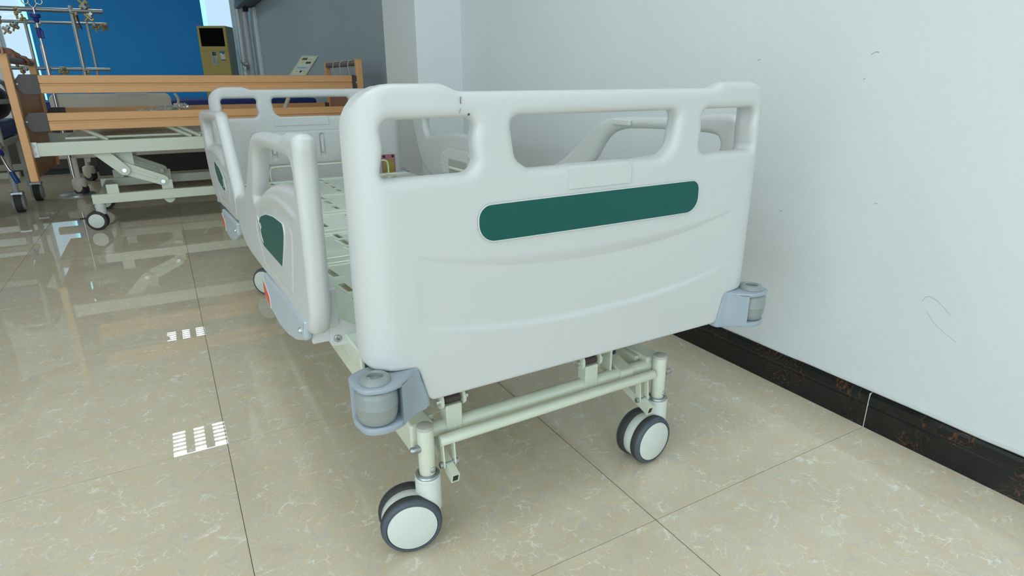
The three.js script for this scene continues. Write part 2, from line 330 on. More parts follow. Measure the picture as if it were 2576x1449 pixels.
// polished floor tiles
const TILE = 0.804, TX = 0.0158, TZ = -0.805;
{
  const S = 2048, metres = 1.7;
  const jit = (i, j, k) => { const h = Math.sin(i * 127.1 + j * 311.7 + k * 74.7) * 43758.5453; return h - Math.floor(h); };
  const cells = (x, y) => { // distance between the two and the three nearest cell centres
    const i0 = Math.floor(x), j0 = Math.floor(y); let a = 9, b = 9, c = 9;
    for (let j = j0 - 1; j <= j0 + 1; j++) for (let i = i0 - 1; i <= i0 + 1; i++) {
      const d = Math.hypot(i + jit(i, j, 1) - x, j + jit(i, j, 2) - y);
      if (d < a) { c = b; b = a; a = d; } else if (d < b) { c = b; b = d; } else if (d < c) c = d;
    }
    return [b - a, c - a];
  };
  const tex = noiseTexture(S, (u, v) => {
    const x = u * metres, y = v * metres;
    const wx = 0.020 * n2(x * 8 + 3, y * 8) + 0.006 * n2(x * 34, y * 34 + 5) + 0.0022 * n2(x * 110, y * 110), wy = 0.020 * n2(x * 8, y * 8 + 8) + 0.006 * n2(x * 34 + 7, y * 34) + 0.0022 * n2(x * 110 + 9, y * 110);
    const X = x + wx, Y = y + wy;
    // pale crackle: the borders of jittered cells at two sizes, broken into short strokes, with flakes where borders meet
    const [e1, k1] = cells(X * 22, Y * 27), [e2, k2] = cells(X * 47 + 40, Y * 55 + 9);
    const b1 = smooth(-0.15, 0.5, n2(x * 10 + 31, y * 10)), b2 = smooth(-0.25, 0.45, n2(x * 14, y * 14 + 17)), fine = 0.62 + 0.38 * n2(x * 170, y * 170);
    let vein = smooth(0.085, 0.008, e1) * b1 * 0.72 + smooth(0.11, 0.01, e2) * b2 * 0.42 + smooth(0.20, 0.05, k1) * b1 * 0.65 + smooth(0.20, 0.06, k2) * b2 * 0.35;
    vein = clamp(vein * fine, 0, 1) * 0.9;
    const c = n2(x * 3.2, y * 3.2 + 2), d = n2(x * 120, y * 120);
    const warm = smooth(0.15, 0.55, n2(X * 15 + 12, Y * 15)) * 0.9, grey = smooth(0.5, 0.72, n2(X * 20 + 50, Y * 24)), tan = smooth(0.1, 0.9, n2(X * 7, Y * 7 + 60));
    let R = 214 + 2.5 * c + 1.5 * d, G = 203 + 2.5 * c + 1.5 * d, B = 179 + 3 * c + 1.5 * d;
    R += 1.5 * warm - 2.5 * tan; G -= 2.5 * warm + 2.5 * tan; B -= 6.5 * warm + 3 * tan; R -= 6 * grey; G -= 4 * grey; B += 4 * grey;
    return [R + (240 - R) * vein, G + (238 - G) * vein, B + (228 - B) * vein];
  });
  tex.anisotropy = 8;
  const tileMat = new THREE.MeshPhysicalMaterial({ map: tex, roughness: 0.012, ior: 1.5 });
  const grout = new THREE.Mesh(wallBox(XL, XR, -0.06, -0.0022, ZB, ZF), mat(0.17, 0.15, 0.115, 0.9)); grout.name = 'floor'; grout.receiveShadow = true;
  struct(grout, 'polished cream marble tile floor with thin dark joints reflecting the room');
  const variants = [];
  for (let k = 0; k < 16; k++) {
    const s = TILE - 0.0016, g = new THREE.BoxGeometry(s, 0.01, s).translate(0, -0.005, 0), ou = rnd() * (metres - TILE) / metres, ov = rnd() * (metres - TILE) / metres, t = TILE / metres, turn = k % 4;
    const p = g.attributes.position, u = g.attributes.uv;
    for (let i = 0; i < p.count; i++) { let a = p.getX(i) / s + 0.5, b = p.getZ(i) / s + 0.5; if (turn & 1) a = 1 - a; if (turn & 2) b = 1 - b; u.setXY(i, ou + a * t, ov + b * t); }
    variants.push(g);
  }
  let n = 0;
  for (let i = -6; i < 2; i++) for (let j = -9; j < 16; j++) {
    const cx = TX + (i + 0.5) * TILE, cz = TZ - (j + 0.5) * TILE; if (cz < ZB - 0.4 || cz > ZF + 0.4) continue;
    if (i === 1) { // cut tile along the wall
      const w = XR - (TX + TILE) - 0.0015, g = variants[(n * 7) % 16].clone().scale(w / TILE, 1, 1); part('floor_tile', g, tileMat, grout).position.set(TX + TILE + 0.0011 + w / 2, 0, cz);
    } else part('floor_tile', variants[Math.floor(rnd() * 16)], tileMat, grout).position.set(cx, 0, cz);
    n++;
  }
}
// black marble skirting along the right wall
{
  const S = 1024;
  const tex = noiseTexture(S, (u, v) => {
    const x = u * 1.6, y = v * 1.6, w = 0.06 * n2(x * 7, y * 7);
    const r = Math.abs(n2(x * 13 + w * 30, y * 20 + w * 22) + 0.35 * n2(x * 60, y * 60)), g = smooth(-0.1, 0.35, n2(x * 5.5 + 7, y * 6)), v2 = smooth(0.16, 0.02, r) * g;
    const s = 1 + 0.25 * n2(x * 30, y * 30);
    return [22 * s + 76 * v2, 24 * s + 33 * v2, 25 * s + 14 * v2];
  });
  const m = new THREE.MeshPhysicalMaterial({ map: tex, roughness: 0.14 });
  const prof = [[0, 0], [0.012, 0], [0.012, 0.066], [0.0105, 0.069], [0.0105, 0.073], [0.0125, 0.077], [0.011, 0.097], [0.007, 0.105], [0, 0.107]];
  const root = new THREE.Group(); root.name = 'baseboard_right'; struct(root, 'black marble skirting with brown veins along the foot of the right wall');
  const white = mat(0.62, 0.64, 0.63, 0.8);
  for (let j = -9; j < 16; j++) {
    const z1 = TZ - j * TILE, z0 = z1 - TILE; if (z0 > ZF || z1 < ZB) continue; if (z0 < -3.45 && z1 > -4.0) continue;
    const a = Math.min(z1, ZF) - 0.0012, b = Math.max(z0, ZB) + 0.0012;
    const g = new THREE.ExtrudeGeometry(shapeOf(prof.map(([x, y]) => [-x, y])), { depth: a - b, bevelEnabled: false }).translate(0, 0, b);
    const p = g.attributes.position, u = g.attributes.uv; for (let i = 0; i < p.count; i++) u.setXY(i, (p.getZ(i) + j * 0.37) / 1.6, (p.getY(i) - p.getX(i) + j * 0.23) / 1.6);
    part('skirting_stone', g, m, root).position.x = XR;
    part('joint_filler', boxBetween(XR - 0.0118, XR, 0, 0.1055, z1 - 0.0012, z1 + 0.0012, 0), white, root);
  }
  const bead = []; for (let k = 0; k <= 120; k++) { const z = -3.44 + k * (ZF + 3.44) / 120; bead.push([XR - 0.001, 0.1115 + 0.0022 * n2(z * 9, 3), z]); }
  part('plaster_bead', tube(bead, 0.0048, 480, 6), mat(0.60, 0.615, 0.60, 0.85), root);
}

// ---------------------------------------------------------------- the white hospital bed in front (own axes: x across, -z towards the head)
const bed = thing('hospital_bed', 'large white plastic hospital bed with green inserts standing on casters beside the right wall', 'bed', [0.683, 0, -0.88], 0.0107);
// end boards
const boardHalf = 0.455;
const mirror = (list) => [...list, ...list.map(([x, y, r]) => [-x, y, r]).reverse()];
const boardOuter = roundPoly(mirror([[0.352, 0.402, 0.014], [0.368, 0.464, 0.03], [0.375, 0.471, 0.006], [0.455, 0.476, 0.02], [0.455, 0.927, 0.075], [0.305, 0.927, 0.03], [0.275, 0.915, 0.03]]), 8);
const boardHoles = [
  roundPoly([[-0.412, 0.789, 0.02], [-0.406, 0.815, 0.02], [-0.402, 0.838, 0.02], [-0.408, 0.876, 0.022], [-0.248, 0.876, 0.016], [-0.254, 0.84, 0.06], [-0.247, 0.789, 0.022]], 6),
  roundPoly([[-0.187, 0.876, 0.016], [0.187, 0.876, 0.016], [0.176, 0.805, 0.03], [0.148, 0.788, 0.025], [-0.148, 0.788, 0.025], [-0.176, 0.805, 0.03]], 6),
];
boardHoles.push(boardHoles[0].map(([x, y]) => [-x, y]));
const boardField = (() => {
  const o = polyDistance(boardOuter), h = boardHoles.map(polyDistance);
  return field2((x, y) => smax(o(x, y), Math.max(...h.map((f) => -f(x, y))), 0.004), -0.48, 0.48, 0.39, 0.945, 0.0025);
})();
const bandTop = (x) => 0.635 + 0.03 * Math.pow(Math.abs(x) / 0.36, 2.4), bandLow = (x) => 0.5015 + 0.0385 * Math.pow(Math.abs(x) / 0.36, 2.4);
function footRelief(x, y) { // shallow smile-shaped hollow across the lower face
  const ax = Math.abs(x), side = smooth(0.372, 0.352, ax), deep = 0.0016 + 0.0062 * Math.max(0, 1 - (ax / 0.365) ** 2.2);
  const a = bandTop(x), slope = 0.004 + 0.017 * Math.max(0, 1 - (ax / 0.36) ** 2), b = bandLow(x);
  const down = clamp((a - y) / slope, 0, 1), up = smooth(b - 0.004, b + 0.0075, y);
  return -deep * side * down * up;
}
function boardDistance(relief, backRelief) {
  return (x, y, z) => {
    const ax = Math.abs(x), zf = relief(x, y), zb = -0.045 - 0.027 * smooth(0.385, 0.43, ax) + (backRelief ? backRelief(x, y) : 0);
    const e = slabDistance(boardField(x, y), z, (zf + zb) / 2, (zf - zb) / 2, 0.0065 + 0.0115 * smooth(0.60, 0.79, y));
    const qx = ax - (boardHalf - 0.06), qz = z + 0.06;
    const plan = qx > 0 && qz > 0 ? Math.hypot(qx, qz) - 0.06 : Math.max(ax - boardHalf, z);
    return smax(e, plan, 0.008);
  };
}
const footboard = part('footboard', surfaceNets(boardDistance(footRelief), [-0.465, 0.392, -0.082], [0.465, 0.937, 0.008], 0.0031), M.plastic, bed, 'white moulded footboard with three hand openings');
const insertOutline = roundPoly([[-0.252, 0.7365, 0.024], [0.252, 0.7385, 0.02], [0.254, 0.673, 0.062], [-0.252, 0.673, 0.058]], 12);
part('green_insert', plate(insertOutline, 0.0022, 0.0004).translate(0, 0, -0.0014), M.green, footboard, 'long dark green insert with rounded ends');
part('insert_rim', new THREE.TubeGeometry(new THREE.CatmullRomCurve3(insertOutline.map(([x, y]) => V(x, y, 0.0002)), true, 'centripetal'), 260, 0.0012, 8, true), M.plasticBead, footboard);
part('label_holder', [boxBetween(-0.071, 0.071, 0.7475, 0.7835, -0.003, 0.0008, 0.0008), boxBetween(-0.071, 0.071, 0.770, 0.7893, -0.036, 0.0005, 0.008)], M.plastic, footboard);
part('scratch_mark', tube([[-0.2775, 0.9075, -0.0012], [-0.2785, 0.902, 0.0001], [-0.2782, 0.897, 0.0002]], 0.0009, 12, 5), mat(0.2, 0.2, 0.19, 0.8), footboard, 'small dark scratch on the top rail');
part('scratch_mark', tube([[-0.279, 0.890, 0.0], [-0.2792, 0.884, -0.004], [-0.281, 0.879, -0.009]], 0.0006, 12, 5), mat(0.35, 0.35, 0.33, 0.8), footboard);
part('pit_mark', new THREE.SphereGeometry(0.0022, 10, 8).translate(-0.2625, 0.8812, -0.006), mat(0.08, 0.07, 0.06, 0.8), footboard, 'small dark pit under the top rail');
// headboard: the same moulding, its ribbed inner face turned to the foot end
const panelBox = polyDistance(roundPoly([[-0.297, 0.56, 0.02], [0.297, 0.56, 0.02], [0.297, 0.7185, 0.02], [-0.297, 0.7185, 0.02]], 6));
const slots = [-0.2, -0.108, 0.031, 0.13, 0.235].map((x) => [x, x + 0.004]);
const headField = field2((x, y) => {
  let d = 1e9; for (const [a] of slots) { const xx = x - a - (0.7 - y) * 0.0; d = Math.min(d, Math.hypot(xx, Math.max(Math.abs(y - 0.647) - 0.047, 0)) - 0.013); }
  return d;
}, -0.48, 0.48, 0.39, 0.945, 0.0025);
const headRelief = (x, y) => {
  const d = panelBox(x, y);
  return -0.003 * smooth(0.007, 0.0, Math.abs(d)) - 0.011 * smooth(0.002, -0.004, headField(x, y)) - 0.006 * smooth(0.585, 0.545, y) * smooth(0.40, 0.37, Math.abs(x));
};
const headboard = part('headboard', surfaceNets(boardDistance(headRelief), [-0.465, 0.392, -0.082], [0.465, 0.937, 0.008], 0.0042), M.plastic, bed, 'white moulded headboard with oval slots');
headboard.position.set(0, -0.018, -2.27);
part('label_holder', [boxBetween(-0.185, 0.071, 0.7475, 0.7835, -0.003, 0.0010, 0.0008), boxBetween(-0.185, 0.071, 0.770, 0.7893, -0.036, 0.0005, 0.008)], M.plastic, headboard);
for (const [x] of slots) { part('slot_bar', bx(0.014, 0.064, 0.006, x, 0.647, -0.0065, 0.002), M.plasticBead, headboard); }
for (const x of [-0.272, 0.363]) {
  const zp = part('mounting_plate', plate(roundPoly([[x - 0.036, 0.44, 0.003], [x + 0.036, 0.44, 0.003], [x + 0.036, 0.582, 0.003], [x - 0.036, 0.582, 0.003]]), 0.004).translate(0, 0, 0.001), M.zincGold, headboard, 'gold zinc plated bracket on the headboard');
  { const p = zp.geometry.attributes.position, u = zp.geometry.attributes.uv; for (let i = 0; i < p.count; i++) u.setXY(i, (p.getX(i) - x) / 0.072 + 0.5, (p.getY(i) - 0.44) / 0.142); }
  for (const k of [-1, 1]) part('bolt_cap', lathe([[0, 0.007], [0.004, 0.006], [0.0065, 0.003], [0.007, 0]], 16).rotateX(Math.PI / 2).translate(x + k * 0.024, 0.572, 0.005), M.black, headboard);
}
// side rails
function railDistance(outer, holes, relief) {
  const o = polyDistance(outer), h = holes.map(polyDistance), zs = outer.map((p) => p[0]), ys = outer.map((p) => p[1]);
  const lo = [Math.min(...zs) - 0.012, Math.min(...ys) - 0.012], hi = [Math.max(...zs) + 0.012, Math.max(...ys) + 0.012];
  const f = field2((x, y) => smax(o(x, y), Math.max(...h.map((q) => -q(x, y))), 0.006), lo[0], hi[0], lo[1], hi[1], 0.003);
  const F = (a, b, c) => { const zf = 0.019 + relief(a, b), zb = -0.019; return slabDistance(f(a, b), c, (zf + zb) / 2, (zf - zb) / 2, 0.0165); };
  return [F, [lo[0], lo[1], -0.026], [hi[0], hi[1], 0.03]];
}
const footRailOuter = curvePoly([[-0.112, 0.846], [-0.116, 0.80], [-0.120, 0.70], [-0.128, 0.60], [-0.140, 0.535], [-0.165, 0.500], [-0.205, 0.493], [-0.30, 0.499], [-0.54, 0.486], [-0.74, 0.474], [-0.95, 0.467], [-1.05, 0.474], [-1.12, 0.505], [-1.155, 0.555], [-1.14, 0.597], [-1.09, 0.612], [-0.98, 0.628], [-0.88, 0.654], [-0.79, 0.698], [-0.715, 0.752], [-0.655, 0.795], [-0.60, 0.820], [-0.54, 0.829], [-0.40, 0.836], [-0.255, 0.841], [-0.235, 0.843], [-0.22, 0.849], [-0.20, 0.851], [-0.145, 0.854], [-0.124, 0.853]], 170);
const footRailHole = curvePoly([[-0.158, 0.785], [-0.166, 0.800], [-0.185, 0.806], [-0.30, 0.807], [-0.45, 0.803], [-0.53, 0.795], [-0.58, 0.777], [-0.615, 0.745], [-0.65, 0.700], [-0.688, 0.664], [-0.675, 0.660], [-0.60, 0.682], [-0.50, 0.714], [-0.38, 0.740], [-0.27, 0.756], [-0.19, 0.761], [-0.163, 0.766]], 110);
const footInset = polyDistance(roundPoly([[-0.715, 0.595, 0.02], [-0.64, 0.515, 0.03], [-0.29, 0.535, 0.03], [-0.212, 0.69, 0.02], [-0.40, 0.690, 0.2], [-0.60, 0.655, 0.1]], 6));
const footRailRelief = (a, b) => -0.0022 * smooth(0.009, 0, Math.abs(footInset(a, b))) + 0.004 * smooth(0.012, 0.0, Math.abs(b - (0.745 - 0.26 * (a + 0.27) ** 2 - (a < -0.27 ? 0.28 * (a + 0.27) ** 2 : 0)) + 0.028)) * smooth(-0.70, -0.62, a) * smooth(-0.15, -0.20, a);
const footGreen = roundPoly([[-0.652, 0.610, 0.02], [-0.585, 0.640, 0.05], [-0.495, 0.661, 0.08], [-0.398, 0.674, 0.08], [-0.280, 0.680, 0.012], [-0.305, 0.640, 0.03], [-0.36, 0.578, 0.012], [-0.603, 0.567, 0.03]], 6);
const headRailOuter = curvePoly([[-1.35, 0.825], [-1.325, 0.800], [-1.26, 0.728], [-1.185, 0.648], [-1.148, 0.600], [-1.145, 0.562], [-1.165, 0.528], [-1.21, 0.507], [-1.30, 0.499], [-1.55, 0.484], [-1.82, 0.467], [-1.93, 0.474], [-2.02, 0.505], [-2.09, 0.565], [-2.14, 0.65], [-2.175, 0.73], [-2.19, 0.785], [-2.165, 0.806], [-2.08, 0.815], [-1.90, 0.823], [-1.6, 0.832], [-1.42, 0.838], [-1.375, 0.836]], 170);
const headRailHole = curvePoly([[-1.385, 0.785], [-1.41, 0.799], [-1.50, 0.801], [-1.80, 0.792], [-1.96, 0.781], [-2.02, 0.760], [-2.025, 0.72], [-2.00, 0.680], [-1.95, 0.677], [-1.85, 0.695], [-1.70, 0.708], [-1.50, 0.706], [-1.34, 0.688], [-1.305, 0.690], [-1.315, 0.712], [-1.35, 0.752]], 110);
const headInset = polyDistance(roundPoly([[-1.76, 0.60, 0.02], [-1.70, 0.51, 0.03], [-1.33, 0.535, 0.03], [-1.245, 0.635, 0.03], [-1.42, 0.655, 0.1], [-1.62, 0.665, 0.1]], 6));
const headRailRelief = (a, b) => -0.0022 * smooth(0.010, 0, Math.abs(headInset(a, b))) + 0.004 * smooth(0.012, 0.0, Math.abs(b - (0.685 - 0.2 * (a + 1.62) ** 2))) * smooth(-2.0, -1.92, a) * smooth(-1.30, -1.36, a);
const headGreen = roundPoly([[-1.70, 0.612, 0.02], [-1.685, 0.650, 0.012], [-1.50, 0.642, 0.08], [-1.41, 0.620, 0.03], [-1.378, 0.580, 0.01], [-1.46, 0.572, 0.03], [-1.62, 0.582, 0.03]], 6);
const footRailGeo = surfaceNets(...railDistance(footRailOuter, [footRailHole], footRailRelief), 0.0042);
const headRailGeo = surfaceNets(...railDistance(headRailOuter, [headRailHole], headRailRelief), 0.0055);
const coverOutline = roundPoly([[-0.672, 0.482, 0.008], [-0.684, 0.424, 0.012], [-0.60, 0.404, 0.04], [-0.50, 0.402, 0.05], [-0.40, 0.416, 0.06], [-0.30, 0.441, 0.06], [-0.20, 0.478, 0.012], [-0.186, 0.520, 0.004], [-0.255, 0.517, 0.01], [-0.49, 0.499, 0.02]], 5);
const octagon = roundPoly([[-0.17, -0.06, 0.01], [-0.20, -0.02, 0.01], [-0.20, 0.03, 0.01], [-0.13, 0.065, 0.01], [0.10, 0.065, 0.01], [0.16, 0.03, 0.01], [0.16, -0.03, 0.01], [0.12, -0.06, 0.01]], 4);
for (const s of [-1, 1]) for (const head of [0, 1]) {
  const out = YZ(s, s * (0.511 - 0.019)), side = s < 0 ? 'near the tiled aisle' : 'near the wall';
  const rail = part('side_rail', out(head ? headRailGeo : footRailGeo), M.plastic, bed, (head ? 'head end' : 'foot end') + ' white plastic side rail ' + side);
  part('green_insert', out(plate(head ? headGreen : footGreen, 0.004, 0.0008).translate(0, 0, 0.0175)), M.green, rail);
  part('insert_rim', out(new THREE.TubeGeometry(new THREE.CatmullRomCurve3((head ? headGreen : footGreen).map(([a, b]) => V(a, b, 0.0195)), true, 'centripetal'), 140, 0.0022, 6, true)), M.plasticBead, rail);
  const mk = head ? [[-1.435, 0.612], [-1.418, 0.602], [-1.413, 0.592], [-1.425, 0.586], [-1.445, 0.588]] : [[-0.632, 0.632], [-0.618, 0.612], [-0.612, 0.588], [-0.590, 0.577]];  // small white strokes laid on the green inserts
  part('white_mark', out(tube(mk.map(([a, b]) => [a, b, 0.0212]), 0.0012, 24, 6)), M.plainWhite, rail, 'small curved white mark on the green insert');
  if (!head) part('white_mark', out(tube([[-0.612, 0.606, 0.0215], [-0.598, 0.612, 0.0215], [-0.606, 0.620, 0.0215]], 0.0010, 16, 6)), M.plainWhite, rail);
  const dz = head ? -0.985 : 0;
  // lever housing below the rail
  const cover = part('lever_cover', out(plate(coverOutline.map(([a, b]) => [a + dz, b - (head ? 0.012 : 0)]), 0.016, 0.006).translate(0, 0, 0.008)), M.coverGrey, bed, 'grey plastic lever cover under the side rail');
  part('release_lever', out(plate(roundPoly([[-0.675 + dz, 0.460, 0.003], [-0.672 + dz, 0.425, 0.003], [-0.60 + dz, 0.416, 0.003], [-0.602 + dz, 0.440, 0.003], [-0.64 + dz, 0.452, 0.003]], 3), 0.006, 0.001).translate(0, head ? -0.012 : 0, 0.0205)), M.red, cover, 'orange red release lever');
  part('lever_surround', out(plate(roundPoly([[-0.682 + dz, 0.468, 0.003], [-0.680 + dz, 0.420, 0.003], [-0.596 + dz, 0.410, 0.003], [-0.598 + dz, 0.445, 0.003]], 3), 0.003, 0.0005).translate(0, head ? -0.012 : 0, 0.0225)), M.plasticBead, cover);
  part('bolt', out(join([lathe([[0, 0.005], [0.004, 0.0045], [0.0055, 0.002], [0.0055, 0]], 16).rotateX(Math.PI / 2), lathe([[0.0055, 0.0014], [0.0075, 0.001], [0.0075, 0]], 16).rotateX(Math.PI / 2)]).translate(-0.222 + dz, 0.491 - (head ? 0.012 : 0), 0.024)), M.steel, cover);
  // swing arm and bracket plate carrying the rail
  for (const zc of head ? [-0.21, -0.58] : [-0.21, -0.58]) {
    part('swing_arm', boxBetween(s * 0.462, s * 0.500, 0.465, 0.491, zc - 0.008 + dz, zc + 0.004 + dz, 0.002), M.plasticBead, bed);
    const q = roundPoly([[0.4675, 0.507, 0.003], [0.469, 0.456, 0.008], [0.425, 0.4535, 0.003], [0.385, 0.451, 0.002], [0.385, 0.466, 0.002], [0.436, 0.500, 0.004], [0.450, 0.508, 0.003]], 5).map(([x, y]) => [s * x, y]);
    const bracket = part('rail_bracket', plate(q, 0.005, 0.0006).translate(0, 0, zc + 0.005 + dz), M.plasticBead, bed, 'white steel bracket plate of the side rail');
    part('bolt', [lathe([[0.003, 0.001], [0.0075, 0.0012], [0.0082, 0]], 18).rotateX(Math.PI / 2), lathe([[0.0018, 0.002], [0.0022, 0.0045], [0.0045, 0.0045], [0.0055, 0.003], [0.0055, 0]], 18).rotateX(Math.PI / 2)].map((g) => g.translate(s * 0.455, 0.470, zc + 0.010 + dz)), M.steel, bracket);
    part('bolt', rod([s * 0.455, 0.507, zc + 0.0 + dz], [s * 0.455, 0.507, zc + 0.013 + dz], 0.006, 16), M.steel, bracket);
    part('bolt_hole', rod([s * 0.436, 0.4665, zc + 0.009 + dz], [s * 0.436, 0.4665, zc + 0.0104 + dz], 0.0028, 14), mat(0.08, 0.09, 0.07, 0.8), bracket);
  }
  if (!head) part('rail_stop', boxBetween(s * 0.452, s * 0.474, 0.500, 0.575, -0.185, -0.225, 0.005), M.plastic, rail);
  if (!head) part('grip_pad', boxBetween(s * 0.462, s * 0.474, 0.809, 0.826, -0.47, -0.545, 0.004), M.plasticBead, rail);
  // octagonal hinge plate on the inner face
  const inner = YZ(-s, s * (0.511 - 0.038)), oz = head ? -1.60 : -0.55, oy = 0.575;
  const hinge = part('hinge_plate', inner(plate(octagon.map(([a, b]) => [a + oz, b + oy]), 0.010, 0.002)), M.plasticBead, bed, 'white octagonal hinge plate inside the side rail');
  part('recess_shade', inner(boxBetween(oz - 0.11, oz + 0.08, oy - 0.05, oy + 0.018, 0.0095, 0.0105, 0)), mat(0.40, 0.41, 0.38, 0.7), hinge);  // flat darker patch, the shade of a recess put into its colour
  part('hinge_pin', inner(rod([oz - 0.09, oy - 0.02, 0.014], [oz + 0.07, oy - 0.02, 0.014], 0.007, 14)), M.mint, hinge);
  for (const [a, b] of [[-0.165, 0.035], [-0.185, -0.01], [0.10, 0.045], [-0.165, -0.045]]) part('screw_boss', inner(lathe([[0.003, 0.002], [0.004, 0.005], [0.008, 0.004], [0.009, 0]], 14).rotateX(Math.PI / 2).translate(oz + a, oy + b, 0.009)), M.plasticBead, hinge);
}
// slatted steel deck, four stamped panels
const sections = [[-0.10, -0.715, [-0.24, -0.355, -0.47, -0.60]], [-0.725, -1.045, [-0.80, -0.89, -0.98]], [-1.055, -1.335, [-1.15, -1.245]], [-1.345, -2.2, [-1.427, -1.55, -1.655, -1.805, -1.91, -2.04, -2.14]]];
for (const [za, zb, rows] of sections) {
  const holes = [];
  for (const cz of rows) for (let i = 0; i < 7; i++) { // long slots stamped through the sheet
    const cx = -0.366 + i * 0.113 + (cz < -1.7 ? 0 : 0.002), w = 0.0085, d = 0.034, sk = 0.003;
    holes.push([[cx - w + sk, cz + d], [cx + w + sk, cz + d], [cx + w - sk, cz - d], [cx - w - sk, cz - d]]);
  }
  const deck = part('deck_panel', plate(roundPoly([[-0.44, za, 0.01], [0.44, za, 0.01], [0.44, zb, 0.01], [-0.44, zb, 0.01]]), 0.004, 0, holes).rotateX(Math.PI / 2).translate(0, 0.475, 0), M.mintDeck, bed, 'glossy pale green stamped deck panel with slots');
  for (const s of [-1, 1]) part('deck_lip', boxBetween(s * 0.442, s * 0.434, 0.435, 0.4755, za, zb, 0.003), M.mintDeck, deck);
  const ribs = zb < -2 ? [za - 0.02, -1.715, zb + 0.02] : [za - 0.02, zb + 0.02];
  for (const z of ribs) part('deck_rib', bx(0.86, 0.010, 0.036, 0, 0.4755, z, 0.0046), M.mintDeck, deck);
  for (const h of holes) { const c = h.reduce((a, p) => [a[0] + p[0] / 4, a[1] + p[1] / 4], [0, 0]), big = h.map(([x, z]) => [c[0] + (x - c[0]) * 1.9, c[1] + (z - c[1]) * 1.22, 0.005]); part('slot_lip', plate(roundPoly(big, 3), 0.0022, 0.001, [h]).rotateX(Math.PI / 2).translate(0, 0.4763, 0), M.mintDeck, deck); }
}
part('mattress_stop', tube([[-0.244, 0.475, -2.20], [-0.244, 0.53, -2.20], [-0.236, 0.541, -2.20], [-0.22, 0.544, -2.20], [0, 0.544, -2.20], [0.30, 0.544, -2.20], [0.322, 0.543, -2.20], [0.334, 0.533, -2.20], [0.338, 0.475, -2.20]], 0.0045, 90, 8), M.mint, bed, 'bent wire mattress stop at the head end');
// side frame under the deck
for (const s of [-1, 1]) part('frame_tube', boxBetween(s * 0.385, s * 0.435, 0.385, 0.435, -0.06, -2.24, 0.005), M.mint, bed);
part('frame_crossbar', boxBetween(-0.385, 0.385, 0.385, 0.432, -0.12, -0.16, 0.004), M.mint, bed);
part('frame_crossbar', boxBetween(-0.385, 0.385, 0.385, 0.432, -2.16, -2.20, 0.004), M.mint, bed);
part('frame_crossbar', boxBetween(-0.385, 0.385, 0.385, 0.432, -1.13, -1.17, 0.004), M.mint, bed);
for (const s of [-1, 1]) part('board_socket', [boxBetween(s * 0.30, s * 0.34, 0.39, 0.56, -0.05, -0.062, 0.002), boxBetween(s * 0.29, s * 0.35, 0.39, 0.43, -0.05, -0.12, 0.003)], M.zincGold, bed);
// corner bumpers
function bumper(s, headEnd) {
  const g = holder('corner_bumper', bed, 'grey plastic corner bumper with roller');
  const dir = headEnd ? -1 : 1, z0 = headEnd ? -2.27 - 0.045 : 0, X = (x) => s * x, Z = (z) => z0 + dir * z;
  const ax = 0.449, az = 0.006;
  const outline = curvePoly([[ax + 0.0345, az], [ax + 0.026, az + 0.0245], [ax, az + 0.035], [ax - 0.030, az + 0.030], [0.398, 0.020], [0.380, 0.008], [0.364, 0.000], [0.352, -0.004], [0.352, -0.03], [0.40, -0.04], [0.45, -0.048], [ax + 0.034, -0.028]], 64);
  const web = outline.filter(([x, z]) => x < 0.4155 && z > -0.034); web.push([0.413, -0.036]);
  const backWeb = [[0.405, -0.040], [0.405, -0.018], [0.425, -0.031], [0.45, -0.0345], [0.474, -0.027], [0.482, -0.031], [0.45, -0.047]];
  const stand = (pts, y0, y1, bevel) => { // outline in (x, z) raised from y0 to y1, its inner end following the notch of the board
    const g = new THREE.ExtrudeGeometry(shapeOf(pts.map(([x, z]) => [x, -z])), { depth: y1 - y0 - 2 * bevel, steps: Math.max(1, Math.round((y1 - y0) / 0.008)), bevelEnabled: bevel > 0, bevelThickness: bevel, bevelSize: bevel, bevelOffset: -bevel, bevelSegments: 2, curveSegments: 4 }).rotateX(-Math.PI / 2).translate(0, y0 + bevel, 0);
    const p = g.attributes.position;
    for (let i = 0; i < p.count; i++) { const x = p.getX(i), y = p.getY(i), w = smooth(0.40, 0.355, x); p.setX(i, x + w * (0.017 - 0.0155 * smooth(0.468, 0.395, y))); }
    g.computeVertexNormals(); return creased(g, 0.6);
  };
  const body = [stand(outline, 0.4635, 0.4725, 0.0025), stand(outline.map(([x, z]) => [ax + (x - ax) * 0.95, az + (z - az) * 0.93]), 0.389, 0.4015, 0.0025), stand(web, 0.394, 0.468, 0), stand(backWeb, 0.394, 0.468, 0)];
  const place = (geo) => mapGeo(geo, (x, y, z) => [X(x), y, Z(z)], s * dir < 0);
  part('bumper_body', body.map(place), M.greyBlue, g);
  part('roller', place(lathe([[0.004, 0.4035], [0.0285, 0.4035], [0.0305, 0.4055], [0.0338, 0.418], [0.0351, 0.4325], [0.0354, 0.4332], [0.0351, 0.434], [0.0351, 0.450], [0.0338, 0.4575], [0.030, 0.4615], [0.004, 0.4615]], 40).translate(ax, 0, az)), M.greyRoller, g, 'rounded grey roller');
  part('roller_cap', place(join([lathe([[0.013, 0.4735], [0.0135, 0.480], [0.016, 0.4825], [0.020, 0.4815], [0.0245, 0.478], [0.026, 0.473], [0.013, 0.473]], 32), lathe([[0, 0.4745], [0.0135, 0.4745], [0.0135, 0.473], [0, 0.473]], 24), bx(0.010, 0.008, 0.012, 0.014, 0.4785, 0.006, 0.002)]).translate(ax, 0, az)), M.greyRoller, g);
}
for (const s of [-1, 1]) for (const h of [0, 1]) bumper(s, h);
